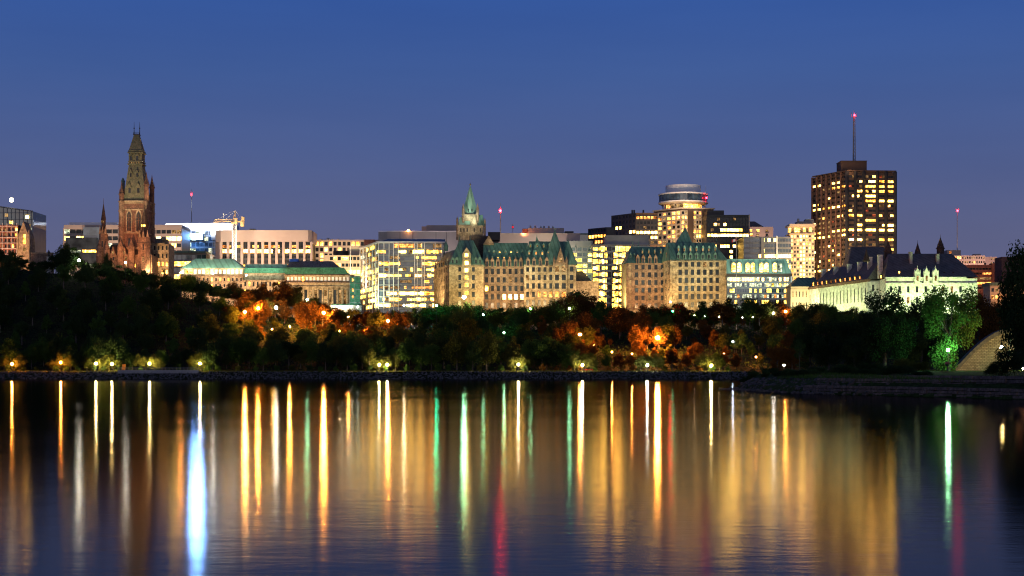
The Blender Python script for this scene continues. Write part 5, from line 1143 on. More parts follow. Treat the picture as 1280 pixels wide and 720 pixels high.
    for px in (1147, 1158.3, 1169.6):
        yb = Y-1.1; n = MB().box(X(px-3.6, yb), X(px+3.6, yb), yb, yb+7, Z(353.3, yb), Z(341, yb)); gable_front(n, X(px-3.6, yb), X(px+3.6, yb), yb, Z(341, yb)+.002, Z(334.5, yb), 7)
        n.bar((X(px, yb), yb+.4, Z(335, yb)), (X(px, yb), yb+.4, Z(332, yb)), .25, .06, 6)
        for s_ in (-1, 1): n.cone(ngon(X(px+3.4*s_, yb), yb+.2, .35, 4), Z(341, yb), (X(px+3.4*s_, yb), yb+.2, Z(337, yb)))
        b.part(n, 'gabled_dormer', 'stone_pale'); b.pane(px, 347.8, yb, 2.6, 6.4, 'ld')
    for px, py in ((1124, 341), (1101, 346), (1179.5, 343), (1190.5, 343), (1211.5, 349.5), (1128, 335), (1161, 336)):
        dormer(b, px, py, Y+3.4 if px > 1107 and py > 338 else Y+7, 2.4, 4, 'slate_dark', 'ly' if py > 338 else 'ld', proud=1.2, top=.5)
    for px, top in ((1138, 314.5), (1171.5, 317)): b.part(MB().box(X(px-1.7, Y+8), X(px+1.7, Y+8), Y+6.5, Y+9, Z(336, Y), Z(top, Y)).box(X(px-2, Y+8), X(px+2, Y+8), Y+6.2, Y+9.3, Z(top, Y)+.01, Z(top-1, Y)), 'chimney', 'concrete_grey')
    for px, top, w_ in ((1083, 311, 4.5), (1110, 300, 5.5), (1147, 303, 4.5), (1175.5, 296, 5.4)):
        yy = Y+16; n = MB().prism(ngon(X(px, yy), yy, w_*.34, 8), Z(327, yy), Z(top+15, yy)).prism(ngon(X(px, yy), yy, w_*.42, 8), Z(top+15, yy)+.01, Z(top+14, yy)); n.cone(ngon(X(px, yy), yy, w_*.36, 8), Z(top+14, yy), (X(px, yy), yy, Z(top, yy))); n.bar((X(px, yy), yy, Z(top+1, yy)), (X(px, yy), yy, Z(top-3, yy)), .12, .04, 5)
        for a in range(4): n.cone(ngon(X(px, yy)+w_*.3*math.cos(a*1.57+.78), yy+w_*.3*math.sin(a*1.57+.78), .3, 4), Z(top+14, yy), (X(px, yy)+w_*.3*math.cos(a*1.57+.78), yy+w_*.3*math.sin(a*1.57+.78), Z(top+8, yy)))
        b.part(n, 'fleche', 'slate_dark')
    b.finish()
    for i in range(7):
        t = (i+.5)/7; p = Av.lerp(Bv, t)+nr*13; c = Av.lerp(Bv, t); spot(p.x, p.y, zE-19, c.x, c.y, zE-5, 16500, (.88, 1, .42), 125)
    for i in range(7):
        px = 1112+i*17; spot(X(px, Y), Y-14, Z(388, Y), X(px, Y), Y, Z(360, Y), 14000, (.74, 1, .40), 125)
    spot(X(1096, Y), Y-4, Z(388, Y), X(1096, 800), 800, Z(362, Y), 9000, (.76, 1, .5), 125)
court()
b = Bld('green_roofed_pavilion', 1002, 880, 'low beige stone wing with a green roof between the mansard office and the pale court')
Y = 880; b.box('wall', 'beige', 989, 1014, 358, None, Y, 16); b.facade((X(989, Y), Y), (X(1014, Y), Y), Z(388, Y), Z(361, Y), 6, 2, 'beige', lambda r, c, g: 'ld' if g.random() < .3 else None, .3, .5)
q = rect(X(988, Y), X(1022, Y), Y-.6, Y+17); b.part(MB().prism(q, Z(358, Y)+.05, Z(346, Y), shrink(q, .35, .0, .4, .4)), 'roof', 'copper'); b.box('cornice', 'beige', 988, 1014.5, 358.2, 360, Y-.8, 2); b.finish(); flood(990, 1012, Y, 370, 1, 42000, (1, .72, .36), 20, 8)
# ------------------------------------------------------------------ far right, behind the court
def apartments():
    Y = 1090; b = Bld('apartment_slab', 1207, Y, 'long pale apartment slab with balconies and a rooftop box, under the slim red-lit mast')
    A, B, C = (X(1184, Y-10), Y-10), (X(1231, Y), Y), (X(1246, Y+6), Y+6)
    b.box('wall', 'concrete', 1184, 1231, 319.5, None, Y, 16); b.facade((X(1184, Y), Y), (X(1231, Y), Y), Z(352, Y), Z(319.5, Y), 16, 6, 'concrete', lambda r, c, g: 'lw' if g.random() < .1 or (r == 0 and 2 < c < 5) else ('ld' if g.random() < .3 else None), .62, .5, d=.9)
    b.box('rooftop_box', 'concrete', 1184, 1201, 312.5, 319.4, Y+4, 9); b.box('rooftop_box', 'concrete', 1218, 1226, 317.4, 319.4, Y+4, 6); b.pane(1188, 315.5, Y+4, 3, 2.4, 'lo'); b.finish(); flood(1186, 1230, Y, 326, 2, 110000, (1, .56, .42), 30, 22)
    Y = 1110; b = Bld('apartment_slab', 1238, Y, 'narrow pale apartment block with few lit windows, right of the long balconied slab')
    b.box('wall', 'concrete', 1231.5, 1246, 321, None, Y, 14); b.facade((X(1238, Y), Y), (X(1246, Y), Y), Z(352, Y), Z(321, Y), 3, 6, 'concrete', lambda r, c, g: 'lw' if g.random() < .2 else ('ld' if g.random() < .3 else None), .6, .5); b.finish(); flood(1232, 1246, Y, 330, 1, 40000, (1, .5, .4), 30, 20)
    Y = 1000; b = Bld('brick_office', 1225, Y, 'brown brick office with long orange-lit window strips right of the court roof')
    b.box('wall', 'brick', 1205, 1243, 331, None, Y, 20); b.facade((X(1208, Y), Y), (X(1243, Y), Y), Z(363, Y), Z(333, Y), 9, 5, 'brick', lambda r, c, g: {0: None, 1: 'lo' if c > 4 and g.random() < .6 else None, 2: 'ld', 3: 'lw' if g.random() < .8 else 'lo', 4: None}[r], .88, .42); b.box('stair_tower', 'brick', 1240, 1244, 329, None, Y-1.5, 6)
    b.part(MB().bar((X(1233, Y), Y+3, Z(331, Y)), (X(1233, Y), Y+3, Z(328, Y)), .6), 'rooftop_vent', 'dark'); b.finish(); flood(1208, 1242, Y, 345, 2, 52000, (1, .42, .2), 28, 14)
    Y = 960; b = Bld('brick_tower', 1262, Y, 'orange-lit brick tower partly hidden by the dark overhanging tree')
    b.box('wall', 'brick', 1252, 1292, 321, None, Y, 14); b.facade((X(1256, Y), Y), (X(1292, Y), Y), Z(350, Y), Z(325, Y), 6, 3, 'brick', None, .3, .4); b.finish(); flood(1252, 1290, Y, 338, 1, 30000, (1, .36, .12), 26, 12)
    Y = 930; b = Bld('low_street_block', 1250, Y, 'low pale block with a green flat roof below the orange-lit brick tower')
    b.box('wall', 'beige', 1238, 1300, 357, None, Y, 14); b.box('roof', 'copper', 1237, 1300, 353, 357, Y-.6, 15); b.facade((X(1238, Y), Y), (X(1300, Y), Y), Z(376, Y), Z(358, Y), 12, 2, 'beige', lambda r, c, g: 'lo' if r == 1 and g.random() < .5 else ('ld' if g.random() < .4 else None), .6, .5); b.finish(); flood(1240, 1290, Y, 365, 1, 22000, (1, .4, .12), 18, 6)
apartments()
mast('radio_mast', 1196.5, 258, 313, 1096, 'slim mast with a red light on the roof of the long apartment slab', 263.5, .5, False, 120)
# ------------------------------------------------------------------ lamps
BOOST = {'sod': 8.0, 'gold': 14.0, 'amber': 6.0, 'yel': 4.6, 'warm': 4.2}
LAMPS = []     # (px, py, Y) lamps that trees must not hide
COLS = {'sod': (1.0, .32, .04), 'gold': (1.0, .35, .045), 'amber': (1.0, .32, .045), 'yel': (1.0, .70, .24), 'warm': (1.0, .74, .38), 'white': (1.0, .95, .72), 'grn': (.34, 1.0, .45), 'emer': (.05, 1.0, .42), 'red': (1.0, .05, .03), 'blu': (.72, .9, 1.0)}
def lamp(px, py, col, power, label, hp=3.0, Y=None, y0=660, y1=900, r=.42, name='street_lamp', near=False, arm=False, keep=True, lift=.7):
    """lamp head seen at px,py; the distance is where the ground lies hp metres below it"""
    gz = point_z if near else ground
    if Y is None:
        Y = min((abs(Z(py, y)-hp-gz(X(px, y), y)), y) for y in range(y0, y1, 2))[1]
    x = X(px, Y); z = Z(py, Y); zg = min(gz(x, Y), z-1.6); e = empty(name, (x, Y, zg), label, 'street lamp' if name == 'street_lamp' else 'lamp', 'lamps along the river bank' if (Y < 660 and not near) else None)
    n = MB()
    if arm: n.bar((x+.9, Y, zg-.2), (x+.9, Y, z+.5), .12, .08, 8).bar((x+.9, Y, z+.5), (x, Y, z+r+.1), .07, .06, 6).bar((x, Y, z+r+.15), (x, Y, z+r-.05), .25, .35, 8)
    else: n.bar((x, Y, zg-.2), (x, Y, z-r*.95), .10, .07, 8).bar((x, Y, zg-.1), (x, Y, zg+.5), .17, .12, 8).bar((x, Y, z-r*1.15), (x, Y, z-r*.8), .1, r*.5, 8)
    n.build('pole', M['dark'], e)
    power *= BOOST.get(col, 2.2)*(1.6 if Y == 652 else 1.0)*(lift if near else 1)
    L = power/(math.pi*r*r); key = 'lamp_%s_%d' % (col, L)
    if key not in M: M[key] = lampmat('lamp_glow', COLS[col], L)
    MB().ball((x, Y, z), r, 8, 5).build('globe', M[key], e)
    if keep: LAMPS.append((px, py, Y))
    return e
for px, py, col, pw, lb in (
    (15, 455, 'amber', 70, 'orange globe lamp at the far left end of the waterfront path'),
    (76, 453, 'amber', 75, 'orange globe lamp in its own small glowing bush, second from the left end'),
    (120, 454.5, 'yel', 80, 'left one of the close pair of yellow lamps before the pale barrier'),
    (140, 455, 'yel', 95, 'right one of the close pair of yellow lamps, beside the orange box'),
    (187, 454.5, 'yel', 95, 'yellow lamp above the middle of the pale barrier'),
    (250, 454.5, 'yel', 75, 'yellow lamp just past the right end of the pale barrier'),
    (474, 456, 'yel', 60, 'left one of the two lamps under the leaning lit tree'),
    (484, 456, 'warm', 80, 'right one of the two lamps under the leaning lit tree'),
    (648, 455.5, 'warm', 120, 'peach waterfront lamp alone in an orange-lit bush near the middle'),
    (728, 456.5, 'warm', 85, 'waterfront lamp next to the red bench'),
    (809, 456.5, 'white', 85, 'white waterfront lamp below the bright orange road lamp'),
    (889, 457, 'yel', 110, 'yellow-green waterfront lamp nearest the rocky point')):
    lamp(px, py, col, pw, lb, Y=652, r=.40)
lamp(630, 416, 'grn', 45, 'small greenish-white path lamp on a tall post, mid slope', 6, r=.4)
lamp(725, 418, 'amber', 260, 'orange road lamp on a pole right of the willow', 9, r=.55)
lamp(822, 422.5, 'sod', 1500, 'brightest orange road lamp on a pale pole, centre right of the slope', 8, r=.8)
lamp(742, 432, 'amber', 45, 'faint low orange lamp in the bushes behind the red bench', 3, r=.35)
lamp(916, 427, 'blu', 22, 'small white road lamp above russet bushes', 7, r=.3, arm=True)
for px, py, col, pw, hp, r, lb in (
    (306, 390, 'gold', 260, 8, .55, 'leftmost of the three orange road lamps high on the slope'),
    (323, 385.5, 'gold', 380, 8, .6, 'orange road lamp just left of the white floodlit one'),
    (345, 384.5, 'white', 130, 9, .75, 'strong white lamp between orange-lit trees below the classical building'),
    (384, 374.5, 'grn', 70, 8, .5, 'pale green lamp among trees below the classical columns'),
    (404.5, 391, 'gold', 420, 8, .6, 'orange road lamp below the lit market tent'),
    (435, 396, 'sod', 220, 6, .45, 'dim orange lamp buried in trees right of the tent'),
    (485, 401, 'sod', 230, 7, .55, 'red-orange lamp below the wide glass office'),
    (505, 381.5, 'warm', 60, 5, .4, 'small warm lamp at the foot of the wide glass office'),
    (545.5, 382, 'emer', 75, 6, .5, 'small green traffic light left of the chateau block'),
    (580, 371.5, 'grn', 330, 9, .85, 'bright greenish-white lamp before the left wing of the chateau block'),
    (604, 393, 'grn', 40, 5, .4, 'dim greenish lamp among trees below the chateau block'),
    (663, 386, 'grn', 60, 6, .42, 'pale green lamp low before the right wing of the chateau block'),
    (712, 385.5, 'grn', 60, 7, .45, 'small mint-white lamp left of the big round tree'),
    (838, 377.5, 'red', 60, 8, .6, 'red traffic light before the smaller chateau block'),
    (841, 389, 'emer', 12, 5, .4, 'tiny green traffic light under the red one'),
    (967, 391.5, 'white', 70, 7, .5, 'white street lamp below the mansard office'),
    (982, 389.5, 'amber', 110, 8, .55, 'amber street lamp right of the white one below the mansard office'),
    (98.5, 325.5, 'white', 110, 6, .6, 'white lamp beside the round tree on the hilltop'),
    (157, 328.5, 'white', 60, 5, .5, 'white lamp at the foot of the tall gothic tower'),
    (226, 341, 'amber', 40, 5, .45, 'amber lamp at the left corner of the classical building'),
    (266, 341.5, 'white', 55, 6, .5, 'white lamp before the pale green copper roof'),
    (308, 344, 'warm', 45, 6, .45, 'warm lamp below the middle of the classical building')):
    lamp(px, py, col, pw, lb, hp, y0=700, y1=890, r=r)
for px, py, pw, hp, lb in ((362, 398, 130, 5, 'added orange fill lamp mostly hidden by leaves below the strong white one'), (378, 392, 110, 5, 'added orange fill lamp half hidden in leaves below the pale green one'), (424, 404, 130, 5, 'added orange fill lamp sunk in the leaves below the market tent'), (458, 404, 120, 5, 'added orange fill lamp sunk in the leaves left of the red-orange one'), (340, 402, 120, 5, 'added orange fill lamp sunk in leaves below the left three road lamps'),
    (790, 436, 60, 4, 'added orange fill lamp hidden in low bushes left of the brightest road lamp'), (862, 437, 70, 4, 'added orange fill lamp hidden in low bushes right of the brightest road lamp'), (905, 436, 60, 4, 'added orange fill lamp hidden under russet bushes near the small white road lamp'), (945, 440, 70, 4, 'added orange fill lamp hidden behind russet bushes near the path of the near point'), (765, 434, 50, 4, 'added orange fill lamp hidden in bushes right of the willows')):
    lamp(px, py+(10 if px < 500 else 6), 'gold' if px < 450 else 'sod', pw, lb, hp, y0=670, y1=890, r=.2, keep=False)  # added fill lamps, sunk in foliage to spread the orange glow
for k, (px, py) in enumerate(((868, 394), (881, 395.5), (899, 396), (928, 397), (941, 396.5))):
    lamp(px, py, ('warm', 'white')[k % 2], 3, ('faint low light glinting through leaves below the ' + ('dark glass office', 'flagpole', 'green mansard office', 'slim beige tower', 'blue glass office', 'right wing of the chateau', 'tallest chateau peak', 'orange rooftop beacon', 'green spire')[k]), 2.5, y0=700, y1=890, r=.25)
lamp(980, 456.5, 'warm', 36, 'low lamp lighting the lawn and path on the near point', 1.2, Y=420, r=.26, near=True, name='garden_lamp')
lamp(1185, 437.5, 'grn', 115, 'greenish-white park lamp lighting the tall tree left of the concrete shell', 3.4, Y=306.3, r=.30, near=True, lift=1.25)
lamp(1252, 434, 'yel', 75, 'warm park lamp in front of the curved concrete shell', 3.6, Y=310, r=.30, near=True, lift=1.15)
lamp(1279, 461, 'yel', 14, 'low garden light at the right edge behind the dark shrub', .6, Y=300, r=.2, near=True, name='garden_lamp')

# ------------------------------------------------------------------ trees
def leafmat(name, c1, c2, tr=.4):
    m, nt, out = mat(name)
    oi = nd(nt, 'ShaderNodeObjectInfo'); g = nd(nt, 'ShaderNodeNewGeometry')
    n = nd(nt, 'ShaderNodeTexNoise', i_Scale=.55, i_Detail=4.0, i_Roughness=.7); nt.links.new(g.outputs['Position'], n.inputs['Vector'])
    a = nd(nt, 'ShaderNodeMath', operation='MULTIPLY_ADD'); a.inputs[1].default_value = .45; a.inputs[2].default_value = -.22
    nt.links.new(oi.outputs['Random'], a.inputs[0]); s = nd(nt, 'ShaderNodeMath', operation='ADD'); nt.links.new(a.outputs[0], s.inputs[0]); nt.links.new(n.outputs['Fac'], s.inputs[1])
    c = ramp(nt, s.outputs[0], [(.25, c1), (.75, c2)])
    d = nd(nt, 'ShaderNodeBsdfDiffuse'); t = nd(nt, 'ShaderNodeBsdfTranslucent'); x = nd(nt, 'ShaderNodeMixShader'); x.inputs[0].default_value = tr
    nt.links.new(c, d.inputs['Color']); nt.links.new(c, t.inputs['Color']); nt.links.new(d.outputs[0], x.inputs[1]); nt.links.new(t.outputs[0], x.inputs[2]); nt.links.new(x.outputs[0], out.inputs['Surface'])
    return m
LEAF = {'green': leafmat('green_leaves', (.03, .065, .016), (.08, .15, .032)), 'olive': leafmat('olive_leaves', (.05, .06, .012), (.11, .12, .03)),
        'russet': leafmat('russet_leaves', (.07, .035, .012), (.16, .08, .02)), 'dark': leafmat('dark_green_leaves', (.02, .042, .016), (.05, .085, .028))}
BARK = surf('bark', (.06, .05, .04), (.14, .12, .095), 2.0, rough=1.0)
def make_tree(seed, H, Rr, z0f, nclump, nleaf, leaf, trunk_r=.3, flat=1.0, lean=0.0, rag=False):
    """returns (trunk mesh, crown mesh): limbs reach into leaf clumps spread through an uneven crown"""
    g = random.Random(seed); c0 = H*z0f; hc = (H-c0)/2; zc = c0+hc; cl = []
    for i in range(nclump):
        for _ in range(30):
            th = g.random()*6.283; ph = math.acos(g.uniform(-1, 1)); rr = g.uniform(.3, 1.0 if rag else .84)
            wz = math.cos(ph)*rr; taper = 1-.28*max(0, wz)-.12*max(0, -wz)
            p = Vector((Rr*rr*math.sin(ph)*math.cos(th)*taper, Rr*rr*math.sin(ph)*math.sin(th)*taper, zc+hc*wz*.98))
            if all((p-q[0]).length > Rr*.30 for q in cl): break
        cl.append((p, Rr*(g.uniform(.16, .40) if rag else g.uniform(.22, .46))))
    t = MB(); top = Vector((lean*H*.5, 0, c0+hc*.7)); base = Vector((0, 0, -.6)); mid = Vector((lean*H*.22, g.uniform(-.2, .2), H*.3))
    t.bar(base, mid, trunk_r*1.25, trunk_r*.8, 8).bar(mid, top, trunk_r*.8, trunk_r*.25, 7)
    for p, r in cl[:min(10, nclump)]:
        s = mid.lerp(top, g.uniform(.05, .8)); m_ = s.lerp(p, .5)+Vector((0, 0, .3)); t.bar(s, m_, trunk_r*.38, trunk_r*.24, 5).bar(m_, p, trunk_r*.24, trunk_r*.07, 4)
    tm = t.mesh('trunk', BARK); v = []; f = []
    w = [r*r for p, r in cl]; sw = sum(w)
    for (p, r), wi in zip(cl, w):
        for i in range(int(nleaf*wi/sw)):
            d = Vector((g.gauss(0, 1), g.gauss(0, 1), g.gauss(0, .8))).normalized(); q = p+d*r*(g.random()**.38)*g.uniform(.8, 1.15)
            if q.z < .15: q.z = .15+g.random()*.3
            nrm = (d+Vector((g.gauss(0, .6), g.gauss(0, .6), g.gauss(0, .6)+.3))).normalized(); a = nrm.orthogonal().normalized(); a.rotate(Matrix.Rotation(g.random()*6.283, 3, nrm)); b_ = nrm.cross(a)
            l = leaf*g.uniform(.6, 1.3); k = len(v); o = nrm*l*.15
            v += [tuple(q-a*l*.5), tuple(q+b_*l*.33+o), tuple(q+a*l*.5), tuple(q-b_*l*.33-o)]; f.append((k, k+1, k+2, k+3))
    me = bpy.data.meshes.new('crown'); me.from_pydata(v, [], f); me.materials.append(LEAF['green']); me.update()
    return tm, me, H, Rr, lean
KIND = {'round': [make_tree(s, 14, 6.6, .16, 22, 5200, .62) for s in (1, 2, 3, 4)], 'tall': [make_tree(s, 16, 4.4, .14, 20, 4200, .6) for s in (11, 12, 13)],
        'shrub': [make_tree(s, 4, 2.7, .0, 12, 2200, .34, .1) for s in (21, 22)], 'willow': [make_tree(31, 15, 8.5, .02, 30, 8000, .6, .4)],
        'near': [make_tree(s, 13, 5.2, .08, 30, 16000, .31, .28, rag=True) for s in (41, 42, 43, 44)], 'nearshrub': [make_tree(s, 3, 2.2, .0, 16, 5200, .17, .08) for s in (51, 52)],
        'sapling': [make_tree(61, 6, 1.8, .35, 9, 700, .2, .06)], 'leaning': [make_tree(71, 12, 5, .2, 16, 3600, .5, .3, lean=.35)], 'over': [make_tree(s, 17, 7.5, .10, 40, 21000, .42, .4, rag=True) for s in (81, 82)]}
NAMES = {'round': 'broadleaf_tree', 'tall': 'tall_tree', 'shrub': 'shrub', 'willow': 'willow_tree', 'near': 'broadleaf_tree', 'nearshrub': 'shrub', 'sapling': 'young_tree', 'leaning': 'leaning_tree', 'over': 'overhanging_tree'}
trng = random.Random(77)
def plant(kind, x, y, z, H, Rr, leafcol, label, group=None, rz=None, pick=None):
    tm, cm, h0, r0, _ = KIND[kind][pick if pick is not None else trng.randrange(len(KIND[kind]))]
    nm = NAMES[kind]; e = empty(nm, (x, y, z), label, 'shrub' if 'shrub' in nm else 'tree', group); rz = trng.random()*6.283 if rz is None else rz
    for part, me in (('trunk', tm), ('crown', cm)):
        if part == 'trunk' and 'shrub' in nm: continue
        o = link(part, me, e, (0, 0, 0), rz); o.scale = (Rr/r0, Rr/r0, H/h0)
        if part == 'crown':
            o.material_slots[0].link = 'OBJECT'; o.material_slots[0].material = LEAF[leafcol]
    return e
def hides_lamp(px, top, bot, rpx, Y):
    for lx, ly, lY in LAMPS:
        if lY < Y-1: continue
        cy, ry = (top+bot)/2, (bot-top)/2+3
        if ((lx-px)/(rpx+3))**2+((ly-cy)/ry)**2 < 1.0: return True
    return False
MARK = [(8, 'the brick building with scaffolding'), (61, 'the hilltop statue'), (90, 'the hilltop round tree'), (128, 'the small gothic spire'), (165, 'the tall gothic tower'), (200, 'the peach stone annex'), (240, 'the blue signboard'), (292, 'the tower crane'), (335, 'the concrete slab block'), (375, 'the grey repair roof'), (415, 'the gridded office'), (443, 'the netted scaffold tower'), (480, 'the left half of the glass office'), (520, 'the orange rooftop beacon'), (552, 'the side wall of the chateau block'), (584, 'the green spire'), (628, 'the four bright chateau windows'), (668, 'the chateau chimney gables'), (695, 'the tallest chateau roof peak'), (732, 'the blank stone annex'), (765, 'the fully lit glass office'), (800, 'the smaller chateau block'), (835, 'the red traffic light'), (860, 'the round-topped tower'), (895, 'the dark glass office'), (920, 'the flagpole'), (955, 'the mansard office'), (1000, 'the slim beige tower'), (1040, 'the side wing of the court'), (1085, 'the tallest brown tower'), (1115, 'the court roof ridge'), (1158, 'the three court dormers'), (1205, 'the apartment slab'), (1260, 'the brick tower')]
ROW = [(672, 'on the waterfront'), (694, 'low on the slope'), (720, 'mid slope'), (748, 'high on the slope'), (2000, 'on the crest')]
def tree_label(kind, px, Y, H, col):
    mk = min(MARK, key=lambda m: abs(m[0]-px))[1]; rw = next(t for yy, t in ROW if Y < yy)
    cw = {'green': 'green', 'olive': 'olive', 'russet': 'russet', 'dark': 'dark'}[col]; sz = 'low' if H < 8 else ('tall' if H > 13.5 else 'mid-sized')
    kd = {'round': 'round tree', 'tall': 'slender tree', 'shrub': 'bush', 'willow': 'willow', 'leaning': 'leaning tree'}[kind]
    return '%s %s %s %s below %s' % (sz if kind != 'shrub' else 'small', cw, kd, rw, mk)
GRP = 'trees on the far river bank'
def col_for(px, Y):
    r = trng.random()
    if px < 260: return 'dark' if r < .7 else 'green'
    if 290 < px < 500 and Y > 715: return 'olive' if r < .25 else 'russet'  # mostly russet: leaf colour helps make the lamp glow orange
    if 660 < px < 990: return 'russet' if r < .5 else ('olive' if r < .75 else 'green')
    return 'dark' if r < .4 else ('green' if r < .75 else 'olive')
placed = []
def try_tree(kind, px, Y, H, Rr, col=None, force=False):
    x = X(px, Y); z = ground(x, Y); tl = lerp_tab(TREELINE, px); Hmax = Z(tl+trng.uniform(0, 5), Y)-z
    if 285 < px < 478 and Y < 729: Hmax = min(Hmax, Z(402+trng.uniform(0, 9), Y)-z)
    if 735 < px < 968 and Y < 688: Hmax = min(Hmax, Z(434+trng.uniform(0, 9), Y)-z)
    if Y > 658: H = min(H, Hmax)
    if H < 2.2: return False
    if H < 5.5 and kind != 'shrub': kind = 'shrub'; Rr = min(Rr, H*.75)
    Rr = min(Rr, H*.62)
    top, bot = HZ-(z+H-EYE)*FPX/Y, HZ-(z+.1*H-EYE)*FPX/Y
    if not force and hides_lamp(px, top, bot, Rr*FPX/Y*.92, Y):
        for sc in (.6, .38):
            h2, r2 = H*sc, Rr*sc
            if not hides_lamp(px, HZ-(z+h2-EYE)*FPX/Y, bot, r2*FPX/Y*.92, Y): H, Rr = h2, r2; break
        else: return False
    col = col or col_for(px, Y); plant(kind, x, Y, z-.1, H, Rr, col, tree_label(kind, px, Y, H, col), GRP); placed.append((px, Y)); return True
# crest: its tops draw the skyline of the wood
px = -28
while px < 1300:
    Y = trng.uniform(764, 782); x = X(px, Y); tl = lerp_tab(TREELINE, px); H = Z(tl+trng.uniform(-1.5, 2.5), Y)-ground(x, Y)
    if H > 3: try_tree('tall' if trng.random() < .3 else 'round', px, Y, H, trng.uniform(4.6, 6.4))
    px += trng.uniform(10, 15)
# the slope
for Yr in (682, 697, 712, 728, 745):
    px = -30+trng.uniform(0, 20)
    while px < (1130 if Yr > 700 else 1010):
        Y = Yr+trng.uniform(-6, 6); H = trng.uniform(9, 15); k = 'tall' if trng.random() < .3 else 'round'
        if 735 < px < 965 and Yr < 720: H *= .62
        try_tree(k, px, Y, H, H*trng.uniform(.36, .48) if k == 'round' else H*.29); px += trng.uniform(24, 40)
# the waterfront
px = -22
while px < 930:
    Y = trng.uniform(658, 670); low = px > 735
    if 540 < px < 700: H = trng.uniform(12, 17)
    elif px < 300: H = trng.uniform(7, 15)
    else: H = trng.uniform(6, 10) if low else trng.uniform(9, 15)
    try_tree('tall' if trng.random() < .35 else 'round', px, Y, H, H*trng.uniform(.32, .45)); px += trng.uniform(13, 20)
# trees that stand right round the road lamps and catch their light
for lx, ly, lY in list(LAMPS):
    if 660 < lY and 290 < lx < 1000 and ly > 372 and lY > 600:
        big = any(abs(lx-q) < 1.5 and abs(ly-w) < 2 for q, w in ((306, 390), (323, 385.5), (404.5, 391), (435, 396), (485, 401), (725, 418), (822, 422.5)))
        for k in range(5 if big else 2):
            dx, dY = (k-2)*trng.uniform(9, 13)+trng.uniform(-3, 3), (trng.uniform(6.5, 11) if big else trng.uniform(3.5, 8))+abs(k-2)*1.2
            if not big: dx = (-11, 11)[k]
            Yt = lY+dY; z = ground(X(lx+dx, Yt), Yt); H = max(4.0, Z(ly-trng.uniform(6, 20 if big else 12), Yt)-z)
            try_tree('round', lx+dx, Yt, min(H, 15), trng.uniform(3.4, 4.8), ('russet', 'olive')[trng.random() < (.35 if lx < 450 else .25)] if big else None, force=True)  # russet share raised to turn the lit foliage more orange
        if big:
            for k in range(4):
                Yt = lY-trng.uniform(3, 7); px_ = lx+(k-1.5)*12+trng.uniform(-3, 3); z = ground(X(px_, Yt), Yt); H = Z(ly+trng.uniform(7, 14), Yt)-z
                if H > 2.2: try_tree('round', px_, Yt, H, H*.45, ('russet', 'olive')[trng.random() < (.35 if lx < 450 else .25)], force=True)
# low bushes at the path and around its lamps
for lx, ly, lY in list(LAMPS)[:12]:
    for k in range(4): try_tree('round', lx+(k-1.5)*7+trng.uniform(-3, 3), 655.5+trng.uniform(0, 2.5), trng.uniform(5.2, 8.0), trng.uniform(2.4, 3.4), 'olive' if lx < 900 else 'green', force=True)
px = -10
while px < 925:
    try_tree('shrub', px, trng.uniform(653.8, 656.5), trng.uniform(2.2, 3.4), trng.uniform(1.4, 2.2)); px += trng.uniform(12, 26)
try_tree('willow', 712, 662, 17.5, 9.2, 'green'); try_tree('willow', 683, 665, 14, 8, 'dark'); try_tree('leaning', 462, 655, 9, 4, 'olive', force=True)
def special(kind, px, top, Y, Rpx, col, label, near=False, pick=None, rz=None):
    x = X(px, Y); z = (point_z if near else ground)(x, Y)-.1
    return plant(kind, x, Y, z, Z(top, Y)-z, Rpx*Y/FPX, col, label, 'trees on the near point' if near else None, rz, pick)
special('round', 84, 304, 812, 15, 'olive', 'bushy round tree alone on the hilltop left of the gothic tower, lit from below')
special('round', 727, 361, 790, 25, 'green', 'big round green tree before the blank stone annex')
special('tall', 205, 336, 800, 6, 'russet', 'thin dark tree against the peach annex on the hill crest')
special('round', 135, 316, 815, 8, 'dark', 'small dark tree directly before the low gothic wing')
for a in ((1106, 360, 318, 40, 'dark', 'big dark dense tree on the near point hiding the middle of the court'), (1187, 345, 312, 36, 'green', 'tall tree lit green from below beside the park lamp, before the court'),
          (1152, 372, 352, 28, 'dark', 'dark tree filling the gap between the two big trees on the near point'), (1226, 357, 372, 30, 'russet', 'russet tree behind the curved concrete shell'),
          (1252, 380, 385, 24, 'russet', 'second russet tree behind the shell, partly under the overhanging branches'), (1068, 392, 372, 26, 'dark', 'dark tree left of the big dense tree on the near point'),
          (1036, 398, 392, 26, 'dark', 'broad dark tree in the middle of the near point wood'), (1012, 404, 410, 26, 'dark', 'dark tree behind the thin young tree'), (1082, 412, 345, 24, 'dark', 'shorter dark tree in front of the near point wood'),
          (990, 418, 440, 20, 'russet', 'russet tree lit by the low garden lamp on the near point'), (972, 428, 470, 14, 'russet', 'small orange-lit tree beside the path of the near point'), (1135, 404, 335, 24, 'dark', 'low dark tree left of the green-lit tree')):
    special('near', *a[:5], a[5], True)
special('sapling', 1000, 420, 318, 9, 'dark', 'thin young tree with a bare pale trunk at the tip of the near point', True)
special('over', 1291, 272, 232, 40, 'dark', 'big dark tree overhanging the right edge of the view', True, 0)
special('over', 1318, 356, 226, 48, 'dark', 'lower dark tree at the right edge under the overhanging one', True, 1)
